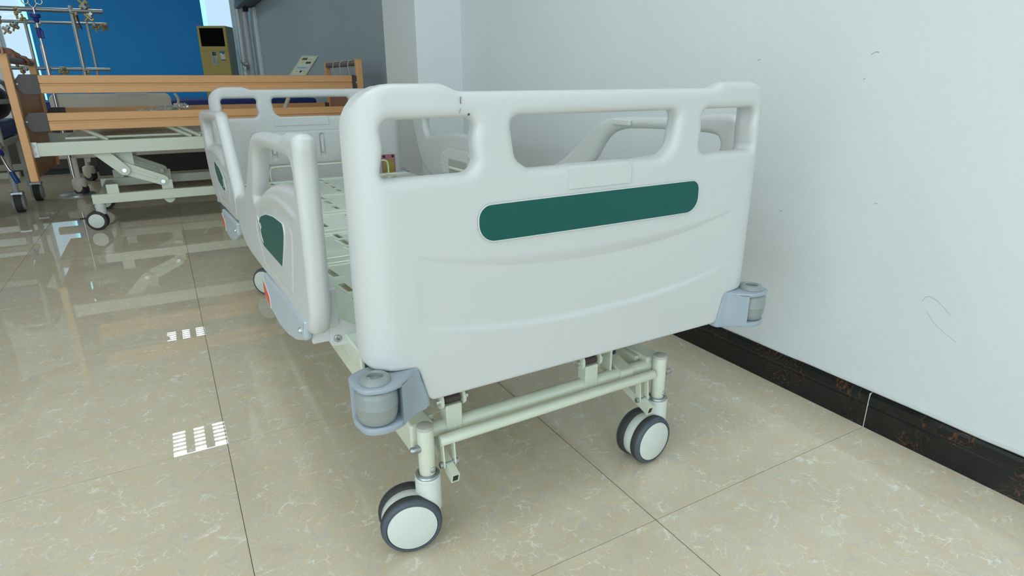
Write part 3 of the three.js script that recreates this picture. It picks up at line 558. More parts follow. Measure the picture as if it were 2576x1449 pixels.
// base with posts, tubes, brake linkage
function caster(x, z, nx, nz, postTop) {
  const g = holder('caster', bed, 'twin wheel caster with white discs and dark grey tyres');
  const r = 0.0635, yaw = Math.atan2(nx, nz), off = [-Math.cos(yaw) * 0.042, Math.sin(yaw) * 0.042];
  const wheel = new THREE.Matrix4().makeTranslation(x + off[0], r, z + off[1]).multiply(new THREE.Matrix4().makeRotationY(yaw));
  const put = (q) => q.clone().applyMatrix4(wheel);
  const turn = (pts) => lathe(pts, 56).rotateX(Math.PI / 2);                       // axis along local z
  for (const s of [-1, 1]) {
    const z1 = s * 0.036, fl = (pts) => { const q = turn(pts.map(([a, b]) => [a, b])); return s > 0 ? q : q.rotateY(Math.PI); };
    part('tyre', put(fl([[0.0525, 0.0125], [0.0528, 0.0388], [0.0545, 0.0392], [0.0590, 0.0372], [0.0618, 0.0335], [0.0622, 0.030]])), M.tyre, g, 'dark grey rubber tyre');
    part('tread', put(fl([[0.0622, 0.030], [0.0633, 0.0285], [0.0635, 0.020], [0.0618, 0.0145], [0.058, 0.0125], [0.0525, 0.0125]])), M.tread, g);
    part('wheel_disc', put(fl([[0, 0.0402], [0.048, 0.0398], [0.0512, 0.0385], [0.0518, 0.034]])), M.casterWhite, g, 'round white wheel cover');
  }
  part('wheel_guard', put(turn([[0.0, -0.0125], [0.0575, -0.0125], [0.0585, -0.011], [0.0585, 0.011], [0.0575, 0.0125], [0, 0.0125]])), M.casterWhite, g);
  part('swivel_housing', [lathe([[0, 0.072], [0.0265, 0.080], [0.0268, 0.148], [0.0262, 0.150], [0.0266, 0.152], [0.0266, 0.156], [0.025, 0.158], [0, 0.158]], 32).translate(x, 0, z), rod([x, 0.072, z], [x + off[0] * 0.7, 0.07, z + off[1] * 0.7], 0.02, 16)], M.casterWhite, g);
  part('swivel_collar', lathe([[0.018, 0.157], [0.0245, 0.1585], [0.026, 0.161], [0.0245, 0.164], [0.019, 0.165]], 32).translate(x, 0, z), M.zincGrey, g, 'grey zinc collar');
  part('stem', rodCapped([x, 0.16, z], [x, postTop, z], 0.0172, 28), M.mint, g);
  part('stem_cap', lathe([[0, 0.004], [0.0155, 0.0038], [0.0173, 0.0025], [0.0175, 0], [0.0175, -0.004]], 28).translate(x, postTop, z), mat(0.55, 0.54, 0.49, 0.5), g);
  return g;
}
const PZ = -0.13;
const cA = caster(-0.318, PZ, -0.22, 0.975, 0.272), cB = caster(0.315, PZ, 0.09, 0.996, 0.276);
caster(-0.315, -1.95, -0.75, 0.66, 0.272); caster(0.315, -1.95, -0.3, 0.95, 0.272);
for (const [x, g, s] of [[-0.318, cA, -1], [0.315, cB, 1]]) {
  part('acorn_nut', rod([x + s * 0.016, 0.228, PZ + 0.004], [x + s * 0.024, 0.228, PZ + 0.004], 0.0085, 6).clone(), M.zincGrey, g);
  part('acorn_dome', aim(lathe([[0.0072, 0], [0.0072, 0.006], [0.006, 0.010], [0.003, 0.0125], [0, 0.013]], 16), [x + s * 0.024, 0.228, PZ + 0.004], [x + s * 0.04, 0.228, PZ + 0.004]), M.zincGrey, g);
  part('stem_screw', aim(lathe([[0, 0.003], [0.004, 0.0026], [0.0062, 0.0012], [0.0065, 0]], 16), [x + 0.006, 0.177, PZ + 0.0165], [x + 0.009, 0.177, PZ + 0.025]), M.steel, g);
}
part('brake_tube', rodCapped([-0.290, 0.232, PZ + 0.006], [0.290, 0.234, PZ + 0.006], 0.0118, 24), M.mint, bed, 'thin pale green brake tube between the casters');
part('base_crossbar', [rod([-0.315, 0.240, PZ - 0.032], [0.315, 0.240, PZ - 0.032], 0.0165, 24), rod([-0.248, 0.240, PZ - 0.032], [-0.243, 0.240, PZ - 0.032], 0.0195, 24)], M.mint, bed);
part('base_crossbar', [rod([-0.315, 0.240, -1.92], [0.315, 0.240, -1.92], 0.0165, 24)], M.mint, bed);
for (const s of [-1, 1]) part('base_beam', [boxBetween(s * 0.292, s * 0.342, 0.20, 0.268, PZ - 0.02, -1.93, 0.006), boxBetween(s * 0.278, s * 0.292, 0.235, 0.262, PZ - 0.05, -0.5, 0.003)], M.mint, bed);
for (const [x, top] of [[-0.246, 0.2945], [0.112, 0.2945]]) {
  const h = part('lift_upright', [boxBetween(x - 0.0185, x + 0.0185, 0.228, top, PZ - 0.046, PZ - 0.014, 0.003)], M.mint, bed, 'square pale green upright on the base crossbar');
  for (const k of [-1, 1]) {
    part('link_plate', YZ(1, x + k * 0.024 - 0.0025)(plate(roundPoly([[PZ - 0.012, 0.286, 0.016], [PZ - 0.012, 0.318, 0.016], [PZ - 0.20, 0.392, 0.01], [PZ - 0.20, 0.357, 0.01], [PZ - 0.044, 0.286, 0.016]], 6), 0.005, 0.0008)), M.mint, h);
    part('link_washer', rod([x + k * 0.0255, 0.302, PZ - 0.028], [x + k * 0.0285, 0.302, PZ - 0.028], 0.0155, 24), M.mint, h);
    part('link_bolt', rod([x + k * 0.028, 0.302, PZ - 0.028], [x + k * 0.036, 0.302, PZ - 0.028], 0.0085, k < 0 ? 18 : 6), M.steel, h);
  }
  part('bushing', rod([x - 0.017, 0.303, PZ - 0.028], [x + 0.017, 0.303, PZ - 0.028], 0.0095, 20), mat(0.06, 0.045, 0.04, 0.5), h, 'dark bushing at the top of the upright');
  part('lift_arm', [rod([x, 0.306, PZ - 0.028], [x, 0.385, PZ - 0.25], 0.012, 12)], M.mint, h);
}
// gusset arm by the right post and the brake levers
const gusset = part('gusset_arm', YZ(1, 0.20)(plate(roundPoly([[PZ - 0.01, 0.226, 0.004], [PZ - 0.01, 0.255, 0.01], [PZ - 0.10, 0.275, 0.05], [PZ - 0.30, 0.36, 0.02], [PZ - 0.30, 0.315, 0.02], [PZ - 0.08, 0.232, 0.02]], 5), 0.04, 0.002)), M.mint, bed, 'curved pale green channel arm behind the brake tube');
part('gusset_box', [boxBetween(0.140, 0.186, 0.245, 0.312, PZ - 0.075, PZ - 0.069, 0.001), boxBetween(0.181, 0.187, 0.245, 0.312, PZ - 0.075, PZ - 0.032, 0.001), boxBetween(0.140, 0.187, 0.308, 0.313, PZ - 0.12, PZ - 0.03, 0.001)], M.mint, gusset);
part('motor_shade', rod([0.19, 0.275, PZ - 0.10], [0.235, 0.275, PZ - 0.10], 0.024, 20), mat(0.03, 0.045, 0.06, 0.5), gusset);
for (const [x, ly] of [[-0.272, 0.150], [0.258, 0.158]]) {
  const lv = part('brake_lever', [-1, 1].map((k) => YZ(1, x + k * 0.0125 - 0.0015)(plate(roundPoly([[PZ + 0.010, 0.224, 0.004], [PZ - 0.006, 0.224, 0.004], [PZ - 0.001, 0.168, 0.008], [PZ + 0.016, 0.166, 0.008]], 5), 0.003, 0.0004))), M.mint, bed, 'forked pale green brake lever under the tube');
  part('lever_bolt', [rod([x - 0.021, 0.175, PZ + 0.008], [x + 0.021, 0.175, PZ + 0.008], 0.003, 10), rod([x - 0.021, 0.175, PZ + 0.008], [x - 0.0145, 0.175, PZ + 0.008], 0.0065, 6), rod([x + 0.0145, 0.175, PZ + 0.008], [x + 0.020, 0.175, PZ + 0.008], 0.0065, 6)], M.zincGrey, lv);
  const w = 0.0085, bar = [[-w, -0.011], [w, -0.011], [w, 0.011], [-w, 0.011]], inr = bar.map(([a, b]) => [a * 0.76, b * 0.82]);
  part('bar_plug', plate(inr, 0.158, 0).rotateX(0.28).translate(x, 0.200 - 0.0005, PZ - 0.115), M.black, lv, 'black plug for the shaded inside of the bar');  // black plug in the tube, stands in for its shaded interior
  part('brake_bar', plate(bar, 0.16, 0, [inr]).rotateX(0.28).translate(x, 0.200, PZ - 0.115), M.mint, lv, 'open ended square steel brake bar');
}

// ---------------------------------------------------------------- the wooden bed behind (world axes, long side along x)
const wb = thing('wooden_care_bed', 'orange wood care bed with two long side planks and pale green steel frame', 'bed', [0, 0, 0]);
const WX0 = -0.757, WX1 = 1.375, WZ0 = -4.75, WZ1 = -5.72;
const woodUV = (g) => { g = g.index ? g.toNonIndexed() : g; const p = g.attributes.position, u = g.attributes.uv; for (let i = 0; i < p.count; i++) u.setXY(i, p.getX(i) * 0.8 + p.getZ(i) * 0.1, p.getY(i) * 1.1 + p.getZ(i) * 0.5); return g; };
const plankProfile = (() => { const h = 0.106; return [[0, 0.003], [0.003, 0], [0.019, 0], [0.022, 0.003], [0.022, h * 0.40], [0.019, h * 0.412], [0.019, h * 0.44], [0.022, h * 0.45], [0.022, h * 0.505], [0.012, h * 0.515], [0.012, h * 0.555], [0.022, h * 0.57], [0.022, h - 0.003], [0.019, h], [0.003, h], [0, h - 0.003]]; })();
function plank(x0, x1, y, z, dir) {
  const g = new THREE.ExtrudeGeometry(shapeOf(plankProfile), { depth: x1 - x0, bevelEnabled: false });
  return woodUV(mapGeo(g, (a, b, c) => [x0 + c, y + b, z + dir * (a - 0.022)], dir > 0));
}
for (const [z, dir] of [[WZ0, 1], [WZ1, -1]]) for (const [y, xa] of [[0.868, -0.605], [0.648, -0.605]]) {
  const p = part('side_plank', plank(xa, 1.305, y, z, dir), M.wood, wb, 'orange wood side plank with a centre groove');
  for (const [x0, x1, tip] of [[xa - 0.115, xa + 0.003, 1], [1.302, 1.348, 0]]) {
    const o = tip ? [[x1, y - 0.004], [x1, y + 0.110], [x0 + 0.03, y + 0.110], [x0, y + 0.072], [x0, y + 0.040], [x0 + 0.03, y - 0.004]] : [[x0, y - 0.004], [x1, y + 0.004], [x1, y + 0.102], [x0, y + 0.110]];
    part('end_cap', mapGeo(plate(roundPoly(o.map(([a, b]) => [a, b, 0.005]), 3), 0.027, 0.002), (a, b, c) => [a, b, z + dir * (c - 0.0245)], dir < 0), M.brownCap, p, 'dark brown plastic end cap');
    part('cap_rivet', mapGeo(lathe([[0, 0.003], [0.004, 0.002], [0.0055, 0]], 14).rotateX(Math.PI / 2), (a, b, c) => [tip ? x0 + 0.012 + a : x1 - 0.012 + a, y + 0.056 + b, z + dir * (0.0025 + c)], dir < 0), M.plainWhite, p);
  }
}
for (const [x, s] of [[WX0, 1], [WX1, -1]]) {
  const b = holder('end_board', wb, 'brown wood end board with open handle bar');
  const o = roundPoly([[WZ0 + 0.03, 0.352, 0.02], [WZ1 - 0.02, 0.352, 0.02], [WZ1 - 0.02, 0.93, 0.004], [WZ1 + 0.03, 0.93, 0.004], [WZ0 - 0.022, 0.93, 0.004], [WZ0 + 0.03, 0.93, 0.004]], 5);
  part('board_panel', YZ(s, x)(plate(o, 0.024, 0.002)), M.woodInner, b);
  const post = (z0, z1) => YZ(s, x - s * 0.003)(plate(roundPoly([[z0, 0.345, 0.012], [z1, 0.345, 0.012], [z1, 1.085, 0.03], [z0, 1.10, 0.03]], 6), 0.042, 0.004));
  part('edge_post', woodUV(post(WZ0 - 0.02, WZ0 + 0.036)), M.wood, b, 'light orange wood edge post');
  part('edge_post', woodUV(post(WZ1 - 0.03, WZ1 + 0.025)), M.wood, b);
  part('handle_bar', rod([x + s * 0.016, 1.062, WZ0 - 0.01], [x + s * 0.016, 1.062, WZ1 + 0.01], 0.021, 20), M.brownTube, b, 'brown round handle bar');
  if (s < 0) for (const z of [-4.95, -5.2, -5.42]) part('tie_string', tube([[x - 0.016, 0.95, z], [x - 0.034, 0.99, z + 0.004], [x - 0.040, 1.055, z], [x - 0.028, 1.084, z], [x - 0.008, 1.084, z + 0.003], [x + 0.006, 1.05, z + 0.01], [x + 0.004, 1.0, z + 0.012]], 0.0035, 40, 6), mat(0.6, 0.56, 0.48, 0.8), b, 'pale string tied round the bar');
}
for (const z of [-4.785, -5.66]) {
  const f = part('frame_beam', boxBetween(-0.705, 1.33, 0.494, 0.577, z + 0.02, z - 0.02, 0.004), M.mint, wb, 'pale green steel side beam');
  part('corner_bracket', [boxBetween(-0.732, -0.690, 0.490, 0.582, z + 0.024, z + 0.018, 0.001), boxBetween(-0.734, -0.730, 0.490, 0.582, z + 0.024, z - 0.02, 0.001)], mat(0.62, 0.65, 0.66, 0.35, { metalness: 0.3 }), f);
  for (const y of [0.512, 0.557]) part('bracket_bolt', rod([-0.710, y, z + 0.022], [-0.710, y, z + 0.031], 0.009, 14), M.casterWhite, f);
}
part('deck_tray', [boxBetween(-0.55, 1.2, 0.585, 0.600, -4.85, -5.6, 0.003)], M.mint, wb, 'pale green bed deck seen under the planks');
part('deck_rail', [boxBetween(-0.5, 1.25, 0.52, 0.56, -5.0, -5.03, 0.003), boxBetween(-0.5, 1.25, 0.52, 0.56, -5.42, -5.45, 0.003)], M.mint, wb);
for (const [xa, ya, xb, yb] of [[-0.50, 0.68, -0.32, 0.575], [0.00, 0.668, 0.17, 0.575], [0.06, 0.668, 0.23, 0.575]]) part('prop_strut', rod([xa, ya, -4.86], [xb, yb, -4.84], 0.014, 10), M.mint, wb);
part('raised_section', [bx(0.55, 0.014, 0.66, 0, 0, 0, 0.003).rotateZ(0.14).translate(-0.12, 0.70, -5.22)], M.mint, wb, 'tilted pale green deck section');
part('plastic_wrap', (() => { const g = new THREE.PlaneGeometry(0.62, 0.6, 60, 30).rotateX(-Math.PI / 2); const p = g.attributes.position; for (let i = 0; i < p.count; i++) { const x = p.getX(i), z = p.getZ(i); p.setY(i, 0.022 + 0.14 * x + 0.014 * n2(x * 14, z * 14) + 0.008 * n2(x * 40, z * 30)); } g.computeVertexNormals(); return g.translate(-0.12, 0.705, -5.22); })(), mat(0.74, 0.76, 0.72, 0.18, { transmission: 0.5, thickness: 0, side: THREE.DoubleSide }), wb, 'crumpled clear plastic wrap on the deck');
// lifting links
function link(ax, ay, cx, cy, r, z, t, parent) {
  const L = Math.hypot(cx - ax, cy - ay), pts = [];
  for (let k = 0; k <= 12; k++) { const a = Math.PI / 2 + Math.PI * k / 12; pts.push([Math.cos(a) * r, Math.sin(a) * r]); }
  for (let k = 0; k <= 12; k++) { const a = -Math.PI / 2 + Math.PI * k / 12; pts.push([L + Math.cos(a) * r * 0.85, Math.sin(a) * r * 0.85]); }
  return plate(pts, t, 0.003).rotateZ(Math.atan2(cy - ay, cx - ax)).translate(ax, ay, z);
}
for (const [z, dx] of [[-4.83, 0], [-5.45, 0.03]]) {
  const l = part('lift_link', link(-0.40, 0.53, -0.262, 0.375, 0.040, z, 0.028), M.mint, wb, 'pale green lifting link');
  part('pivot_bolt', [rod([-0.262, 0.375, z + 0.028], [-0.262, 0.375, z + 0.036], 0.013, 16), rod([-0.05, 0.285, z + 0.020], [-0.05, 0.285, z + 0.03], 0.013, 16)], M.steel, l);
  part('lift_link', [link(-0.265, 0.385, -0.05, 0.290, 0.042, z - 0.026, 0.028), link(-0.22, 0.37, -0.09, 0.31, 0.012, z + 0.0, 0.006)], M.mint, wb, 'ribbed pale green lower lifting link');
  part('pivot_post', boxBetween(-0.065, 0.005, 0.15, 0.29, z - 0.004, z - 0.03, 0.003), M.mint, wb);
  part('pivot_post', rod([-0.03, 0.165, z + 0.02], [-0.03, 0.165, z - 0.03], 0.03, 18), M.mint, wb);
  part('lift_column', [boxBetween(-0.30, -0.20, 0.40, 0.50, z - 0.03, z - 0.05, 0.003), boxBetween(0.60, 0.66, 0.23, 0.50, z, z - 0.04, 0.003)], M.mint, wb);
}
for (const z of [-4.80, -5.60]) {
  const f = part('base_beam', boxBetween(-0.475, 1.09, 0.170, 0.232, z + 0.025, z - 0.025, 0.004), M.mint, wb, 'pale green base beam above the casters');
  part('stop_block', boxBetween(-0.385, -0.315, 0.231, 0.292, z + 0.02, z - 0.02, 0.003), M.mint, f);
  for (const x of [-0.44, 1.05]) {
    const c = holder('caster', wb, 'small twin wheel caster');
    part('caster_fork', [rod([x, 0.10, z], [x, 0.172, z], 0.030, 16), rod([x, 0.145, z], [x, 0.16, z], 0.033, 16)], M.casterWhite, c);
    for (const s of [-1, 1]) {
      const t = (p) => { const q = lathe(p, 32).rotateX(Math.PI / 2); return (s > 0 ? q : q.rotateY(Math.PI)).rotateY(-0.18).translate(x - 0.03, 0.0625, z + 0.01); };
      part('tyre', t([[0.045, 0.010], [0.046, 0.034], [0.055, 0.033], [0.0615, 0.028], [0.0625, 0.018], [0.058, 0.011], [0.045, 0.010]]), M.tread, c);
      part('wheel_disc', t([[0, 0.036], [0.040, 0.0355], [0.047, 0.033]]), M.casterWhite, c);
    }
    part('axle_hub', lathe([[0, -0.012], [0.04, -0.012], [0.04, 0.012], [0, 0.012]], 24).rotateX(Math.PI / 2).rotateY(-0.18).translate(x - 0.03, 0.0625, z + 0.01), M.casterWhite, c);
    part('brake_pedal', boxBetween(x - 0.125, x - 0.06, 0.075, 0.083, z - 0.012, z + 0.012, 0.003), M.black, c);
  }
}
for (const x of [-0.42, 1.04]) part('base_crossbar', boxBetween(x - 0.02, x + 0.02, 0.175, 0.225, -4.82, -5.58, 0.003), M.mint, wb);
shadows(wb);

// tilted control tray on its arm, beside the bed
{
  const c = document.createElement('canvas'); c.width = 256; c.height = 640; const k = c.getContext('2d');
  k.fillStyle = '#c9d3c6'; k.fillRect(0, 0, 256, 640);
  k.fillStyle = '#e2e3cd'; k.fillRect(18, 20, 220, 600); k.fillStyle = '#b9cdd6'; k.fillRect(26, 250, 204, 120); k.fillRect(26, 480, 204, 110);
  for (const [x, y, w, h, f] of [[30, 40, 90, 70, '#5d6a55'], [140, 60, 80, 60, '#d9cf9f'], [40, 130, 70, 80, '#d7d2a6'], [130, 150, 90, 60, '#50504a'], [40, 400, 60, 50, '#cfc9ad'], [120, 395, 40, 60, '#3c4d48'], [180, 400, 40, 50, '#c7c19a'], [40, 260, 180, 26, '#dfe7e4'], [40, 310, 140, 20, '#8fa7ac'], [40, 500, 180, 18, '#e8ebe4'], [40, 535, 120, 14, '#9eb0ae']]) { k.fillStyle = f; k.fillRect(x, y, w, h); }
  const t = new THREE.CanvasTexture(c); t.colorSpace = THREE.SRGBColorSpace;
  const tray = holder('control_tray', wb, 'small ivory control tray tilted up behind the upper plank');
  const ivory = mat(0.62, 0.62, 0.47, 0.45), u = V(1, 0, 0.12).normalize(), v = V(0.15, 0.135, -0.10).normalize(), w = new THREE.Vector3().crossVectors(u, v).normalize();
  v.crossVectors(w, u).addScaledVector(u, 0.62).normalize();
  const m4 = new THREE.Matrix4().makeBasis(u, v, w).setPosition(0.915, 0.95, -5.17);
  const lean = (g) => { g = g.index ? g.toNonIndexed() : g; g.applyMatrix4(m4); g.computeVertexNormals(); return g; };
  part('tray_body', lean(new THREE.BoxGeometry(0.125, 0.29, 0.022).translate(0.06, 0.12, 0)), ivory, tray);
  part('printed_face', lean(new THREE.PlaneGeometry(0.112, 0.27).translate(0.06, 0.12, 0.0118)), new THREE.MeshPhysicalMaterial({ map: t, roughness: 0.3 }), tray, 'printed label with small pictures');
  part('tray_arm', rod([0.80, 0.60, -5.14], [0.97, 0.94, -5.19], 0.016, 12), ivory, tray);
  shadows(tray);
}

// ---------------------------------------------------------------- traction bed and crank bed farther back
const tb = thing('traction_bed', 'beige bed with blue mattress and chrome traction frame with brass clamps', 'bed', [0, 0, 0]);
part('mattress', boxBetween(-0.95, 1.42, 0.66, 0.775, -6.55, -7.42, 0.03), M.blueVinyl, tb, 'blue vinyl mattress');
part('bed_base', [boxBetween(-1.0, 1.46, 0.58, 0.655, -6.52, -7.45, 0.006)], M.beige, tb);
part('side_guard', mapGeo(plate(roundPoly([[-0.78, 0.715, 0.02], [0.115, 0.715, 0.03], [0.115, 0.838, 0.045], [-0.78, 0.838, 0.045]], 6), 0.035, 0.010), (a, b, c) => [a, b, -6.50 + c]), M.beige, tb, 'beige plastic side guard with rounded corners');
part('guard_grip', boxBetween(-0.30, -0.06, 0.826, 0.842, -6.47, -6.46, 0.004), M.plainWhite, tb);
part('guard_hook', tube([[0.15, 0.835, -6.48], [0.17, 0.80, -6.48], [0.172, 0.76, -6.48], [0.16, 0.74, -6.48], [0.13, 0.735, -6.48]], 0.012, 24, 8), M.beige, tb);
part('under_rail', [boxBetween(-0.95, 1.4, 0.30, 0.36, -6.56, -6.62, 0.004), boxBetween(-0.95, 1.4, 0.30, 0.36, -7.34, -7.40, 0.004)], M.beige, tb);
for (const x of [-0.62, 0.42]) part('bed_leg', mapGeo(plate([[-0.06, 0.58], [0.06, 0.58], [0.02, 0.26], [-0.02, 0.26]], 0.05, 0.003), (a, b, c) => [x + a, b, -6.62 + c]), M.beige, tb);
for (const [x0, x1] of [[-0.52, -0.62], [-0.05, 0.12], [0.2, 0.36]]) part('crank_rod', rod([x0, 0.50, -6.60], [x1, 0.30, -6.62], 0.012, 10), M.chrome, tb);
for (const [x, z] of [[-0.70, -6.42], [0.62, -6.42], [-0.70, -7.35], [0.62, -7.35]]) {
  const c = holder('caster', tb, 'beige hooded caster');
  part('caster_stem', rod([x, 0.14, z], [x, 0.32, z], 0.02, 12), M.beige, c);
  part('caster_hood', lathe([[0, 0.15], [0.035, 0.148], [0.052, 0.135], [0.056, 0.10], [0.050, 0.055], [0.03, 0.03]], 24).translate(x, 0, z), M.beige, c);
  part('wheel', rod([x - 0.012, 0.05, z + 0.025], [x + 0.025, 0.05, z - 0.02], 0.05, 24), M.tread, c);
}
part('filler_block', boxBetween(-0.58, 0.40, 0.10, 0.56, -6.85, -7.2, 0.01), mat(0.05, 0.042, 0.034, 0.5), tb, 'added dark brown filler block under the bed');  // made-up dark block, added to darken the gap below the beds
// made-up low dark bench, added to block the blue board reflection on the floor
{
  const bench = thing('filler_bench', 'added low dark brown filler bench blocking reflections behind the traction bed', 'bench', [-0.75, 0, -8.25]);
  const dk = mat(0.045, 0.038, 0.030, 0.5);
  part('bench_top', boxBetween(-1.45, 1.2, 0.47, 0.505, -0.22, 0.24, 0.006), dk, bench);
  part('bench_body', boxBetween(-1.42, 1.17, 0.04, 0.47, -0.2, 0.205, 0.004), dk, bench);
  for (let i = 0; i < 5; i++) { const d = part('bench_door', boxBetween(-1.40 + i * 0.514, -0.905 + i * 0.514, 0.06, 0.455, 0.205, 0.222, 0.004), mat(0.06, 0.05, 0.038, 0.45), bench); part('door_knob', new THREE.SphereGeometry(0.012, 12, 8).translate(-0.94 + i * 0.514, 0.40, 0.232), M.steel, d); }
  part('bench_plinth', boxBetween(-1.38, 1.13, 0, 0.04, -0.17, 0.18, 0), M.black, bench);
  shadows(bench);
}
// chrome traction frame with brass clamps and an infusion pole
const tf = tb;
const zA = -6.5, zB2 = -7.4;
for (const [a, b, r] of [[[-2.3, 1.475, zA], [-0.27, 1.492, zA], 0.018], [[-2.3, 1.45, zB2], [-0.30, 1.462, zB2], 0.013], [[-1.0, 1.045, zA], [-0.30, 1.035, zA], 0.014], [[-0.49, 0.65, zA], [-0.49, 1.53, zA], 0.016], [[-0.455, 0.65, zB2], [-0.455, 1.50, zB2], 0.013], [[-0.93, 0.65, zB2], [-0.93, 1.48, zB2], 0.013], [[-2.25, 0.65, zA], [-2.25, 1.5, zA], 0.016], [[-2.25, 0.65, zB2], [-2.25, 1.48, zB2], 0.013]]) part('frame_tube', rodCapped(a, b, r, 20, 0.003), M.zincGrey, tf, 'metal tube of the traction frame');
function clamp3(x, y, z, s = 1, tilt = 0) {
  const g = holder('clamp', tf, 'brass clamp with wing screw');
  s *= 0.58; const put = (q) => q.rotateZ(tilt).rotateY(x * 9).translate(x, y, z);
  part('clamp_body', put(join([bx(0.052 * s, 0.058 * s, 0.06 * s, 0, 0, 0, 0.008), bx(0.075 * s, 0.022 * s, 0.05 * s, 0, -0.028 * s, 0, 0.005)])), M.zincGrey, g);
  part('wing_screw', put(join([rod([0, -0.03 * s, 0.02], [0, -0.12 * s, 0.02], 0.014 * s, 10), bx(0.12 * s, 0.03 * s, 0.02, 0, -0.055 * s, 0.02, 0.007), bx(0.03 * s, 0.045 * s, 0.02, 0.05 * s, -0.04 * s, 0.02, 0.007), bx(0.03 * s, 0.045 * s, 0.02, -0.05 * s, -0.04 * s, 0.02, 0.007), new THREE.SphereGeometry(0.022 * s, 12, 8).translate(0.012, 0.006, 0.034 * s)])), M.brass, g);
}
for (const q of [[-0.49, 1.49, zA, 1.1], [-0.83, 1.455, zB2, 1, 0.3], [-0.56, 1.455, zB2, 1], [-0.36, 1.47, zA, 1.1, 0.8], [-0.40, 1.455, zB2, 1], [-0.30, 1.45, zB2 + 0.05, 1, 0.6], [-0.92, 1.455, zB2, 1, 3.0], [-0.49, 1.04, zA, 1], [-0.645, 1.04, zA, 1], [-0.89, 1.045, zA, 1], [-1.0, 1.44, zB2, 1, 0.4], [-0.84, 1.48, zA, 1, 0], [-1.06, 1.40, zB2 + 0.05, 1, 0.7], [-0.98, 1.42, zA, 1, 0.5], [-0.39, 1.52, zA, 1.1, 2.4]]) clamp3(...q);
part('pulley_cord', tube([[-0.455, 1.455, zA + 0.03], [-0.452, 1.40, zA + 0.03], [-0.442, 1.35, zA + 0.03]], 0.006, 12, 6), M.black, tf);
shadows(tf);
const iv = holder('infusion_pole', tb, 'chrome infusion pole with blue collars and ring hooks'); iv.position.set(-0.735, 0, -6.46);
part('pole_base', [lathe([[0, 0.02], [0.10, 0.02], [0.13, 0.008], [0.13, 0], [0, 0]], 28)], M.zincGrey, iv);
part('lower_pole', rod([0, 0.01, 0], [0, 1.22, 0], 0.0165, 18), M.chrome, iv);
part('upper_pole', rod([0, 1.2, 0], [0, 1.50, 0], 0.010, 16), M.chrome, iv);
part('collar', [lathe([[0.012, 1.27], [0.019, 1.272], [0.020, 1.345], [0.014, 1.35]], 20), bx(0.02, 0.06, 0.03, 0.018, 1.30, 0, 0.004)], M.bluePlastic, iv, 'blue height collar');
part('collar', [lathe([[0.01, 1.385], [0.02, 1.40], [0.022, 1.42], [0.036, 1.425], [0.037, 1.45], [0.012, 1.452]], 20)], M.bluePlastic, iv, 'blue top collar');
for (const s of [-1, 1]) part('ring_hook', [new THREE.TorusGeometry(0.022, 0.0045, 8, 24).translate(s * 0.045, 1.545, 0), rod([s * 0.03, 1.53, 0], [0, 1.49, 0], 0.0045, 8)], M.chrome, iv);
shadows(iv);
// crank bed at the left edge
const cb = thing('crank_bed', 'grey crank bed with blue mattress at the far left edge', 'bed', [0, 0, 0]);
part('mattress', boxBetween(-3.0, -1.03, 0.535, 0.66, -5.62, -6.45, 0.02), M.blueVinyl, cb, 'thick blue vinyl mattress');
part('bed_frame', [boxBetween(-3.05, -1.02, 0.485, 0.53, -5.60, -6.47, 0.005)], mat(0.45, 0.46, 0.44, 0.4), cb);
part('base_rail', [boxBetween(-2.95, -0.98, 0.255, 0.30, -5.75, -5.80, 0.004), boxBetween(-2.95, -0.98, 0.255, 0.30, -6.30, -6.35, 0.004)], mat(0.50, 0.50, 0.42, 0.4), cb);
part('end_hoop', tube([[-1.02, 0.5, -5.66], [-1.02, 0.86, -5.66], [-1.02, 0.92, -5.74], [-1.02, 0.92, -6.30], [-1.02, 0.86, -6.38], [-1.02, 0.5, -6.38]], 0.018, 60, 10), mat(0.45, 0.46, 0.44, 0.4), cb);
for (const [x, z] of [[-1.03, -6.32], [-1.03, -5.76], [-2.9, -6.32], [-2.9, -5.76]]) part('bed_post', rod([x, 0.12, z], [x, 0.5, z], 0.02, 12), mat(0.45, 0.46, 0.44, 0.4), cb);
for (const [x, z] of [[-0.985, -6.30], [-1.03, -5.78], [-2.9, -6.3], [-2.9, -5.78]]) {
  const c = holder('caster', cb, 'caster with black wheel and grey rims');
  part('wheel', rod([x - 0.022, 0.075, z], [x + 0.022, 0.075, z], 0.075, 28), M.tread, c);
  for (const s of [-1, 1]) part('wheel_rim', rod([x + s * 0.022, 0.075, z], [x + s * 0.038, 0.075, z], 0.062, 24, 0.055), mat(0.36, 0.37, 0.38, 0.4), c);
  part('fork', boxBetween(x - 0.04, x + 0.04, 0.13, 0.155, z - 0.04, z + 0.04, 0.006), M.zincGrey, c);
}
part('crank_handle', tube([[-1.05, 0.46, -5.60], [-1.03, 0.44, -5.58], [-1.012, 0.385, -5.56], [-0.995, 0.338, -5.55], [-0.985, 0.325, -5.55]], 0.009, 40, 8), M.chrome, cb);
part('crank_joint', new THREE.SphereGeometry(0.035, 16, 12).translate(-1.045, 0.455, -5.60), M.bluePlastic, cb);
part('crank_grip', rodCapped([-0.99, 0.328, -5.55], [-0.965, 0.245, -5.54], 0.017, 16, 0.004), mat(0.01, 0.07, 0.22, 0.4), cb, 'blue grip of the hanging crank');
shadows(cb); shadows(tb);
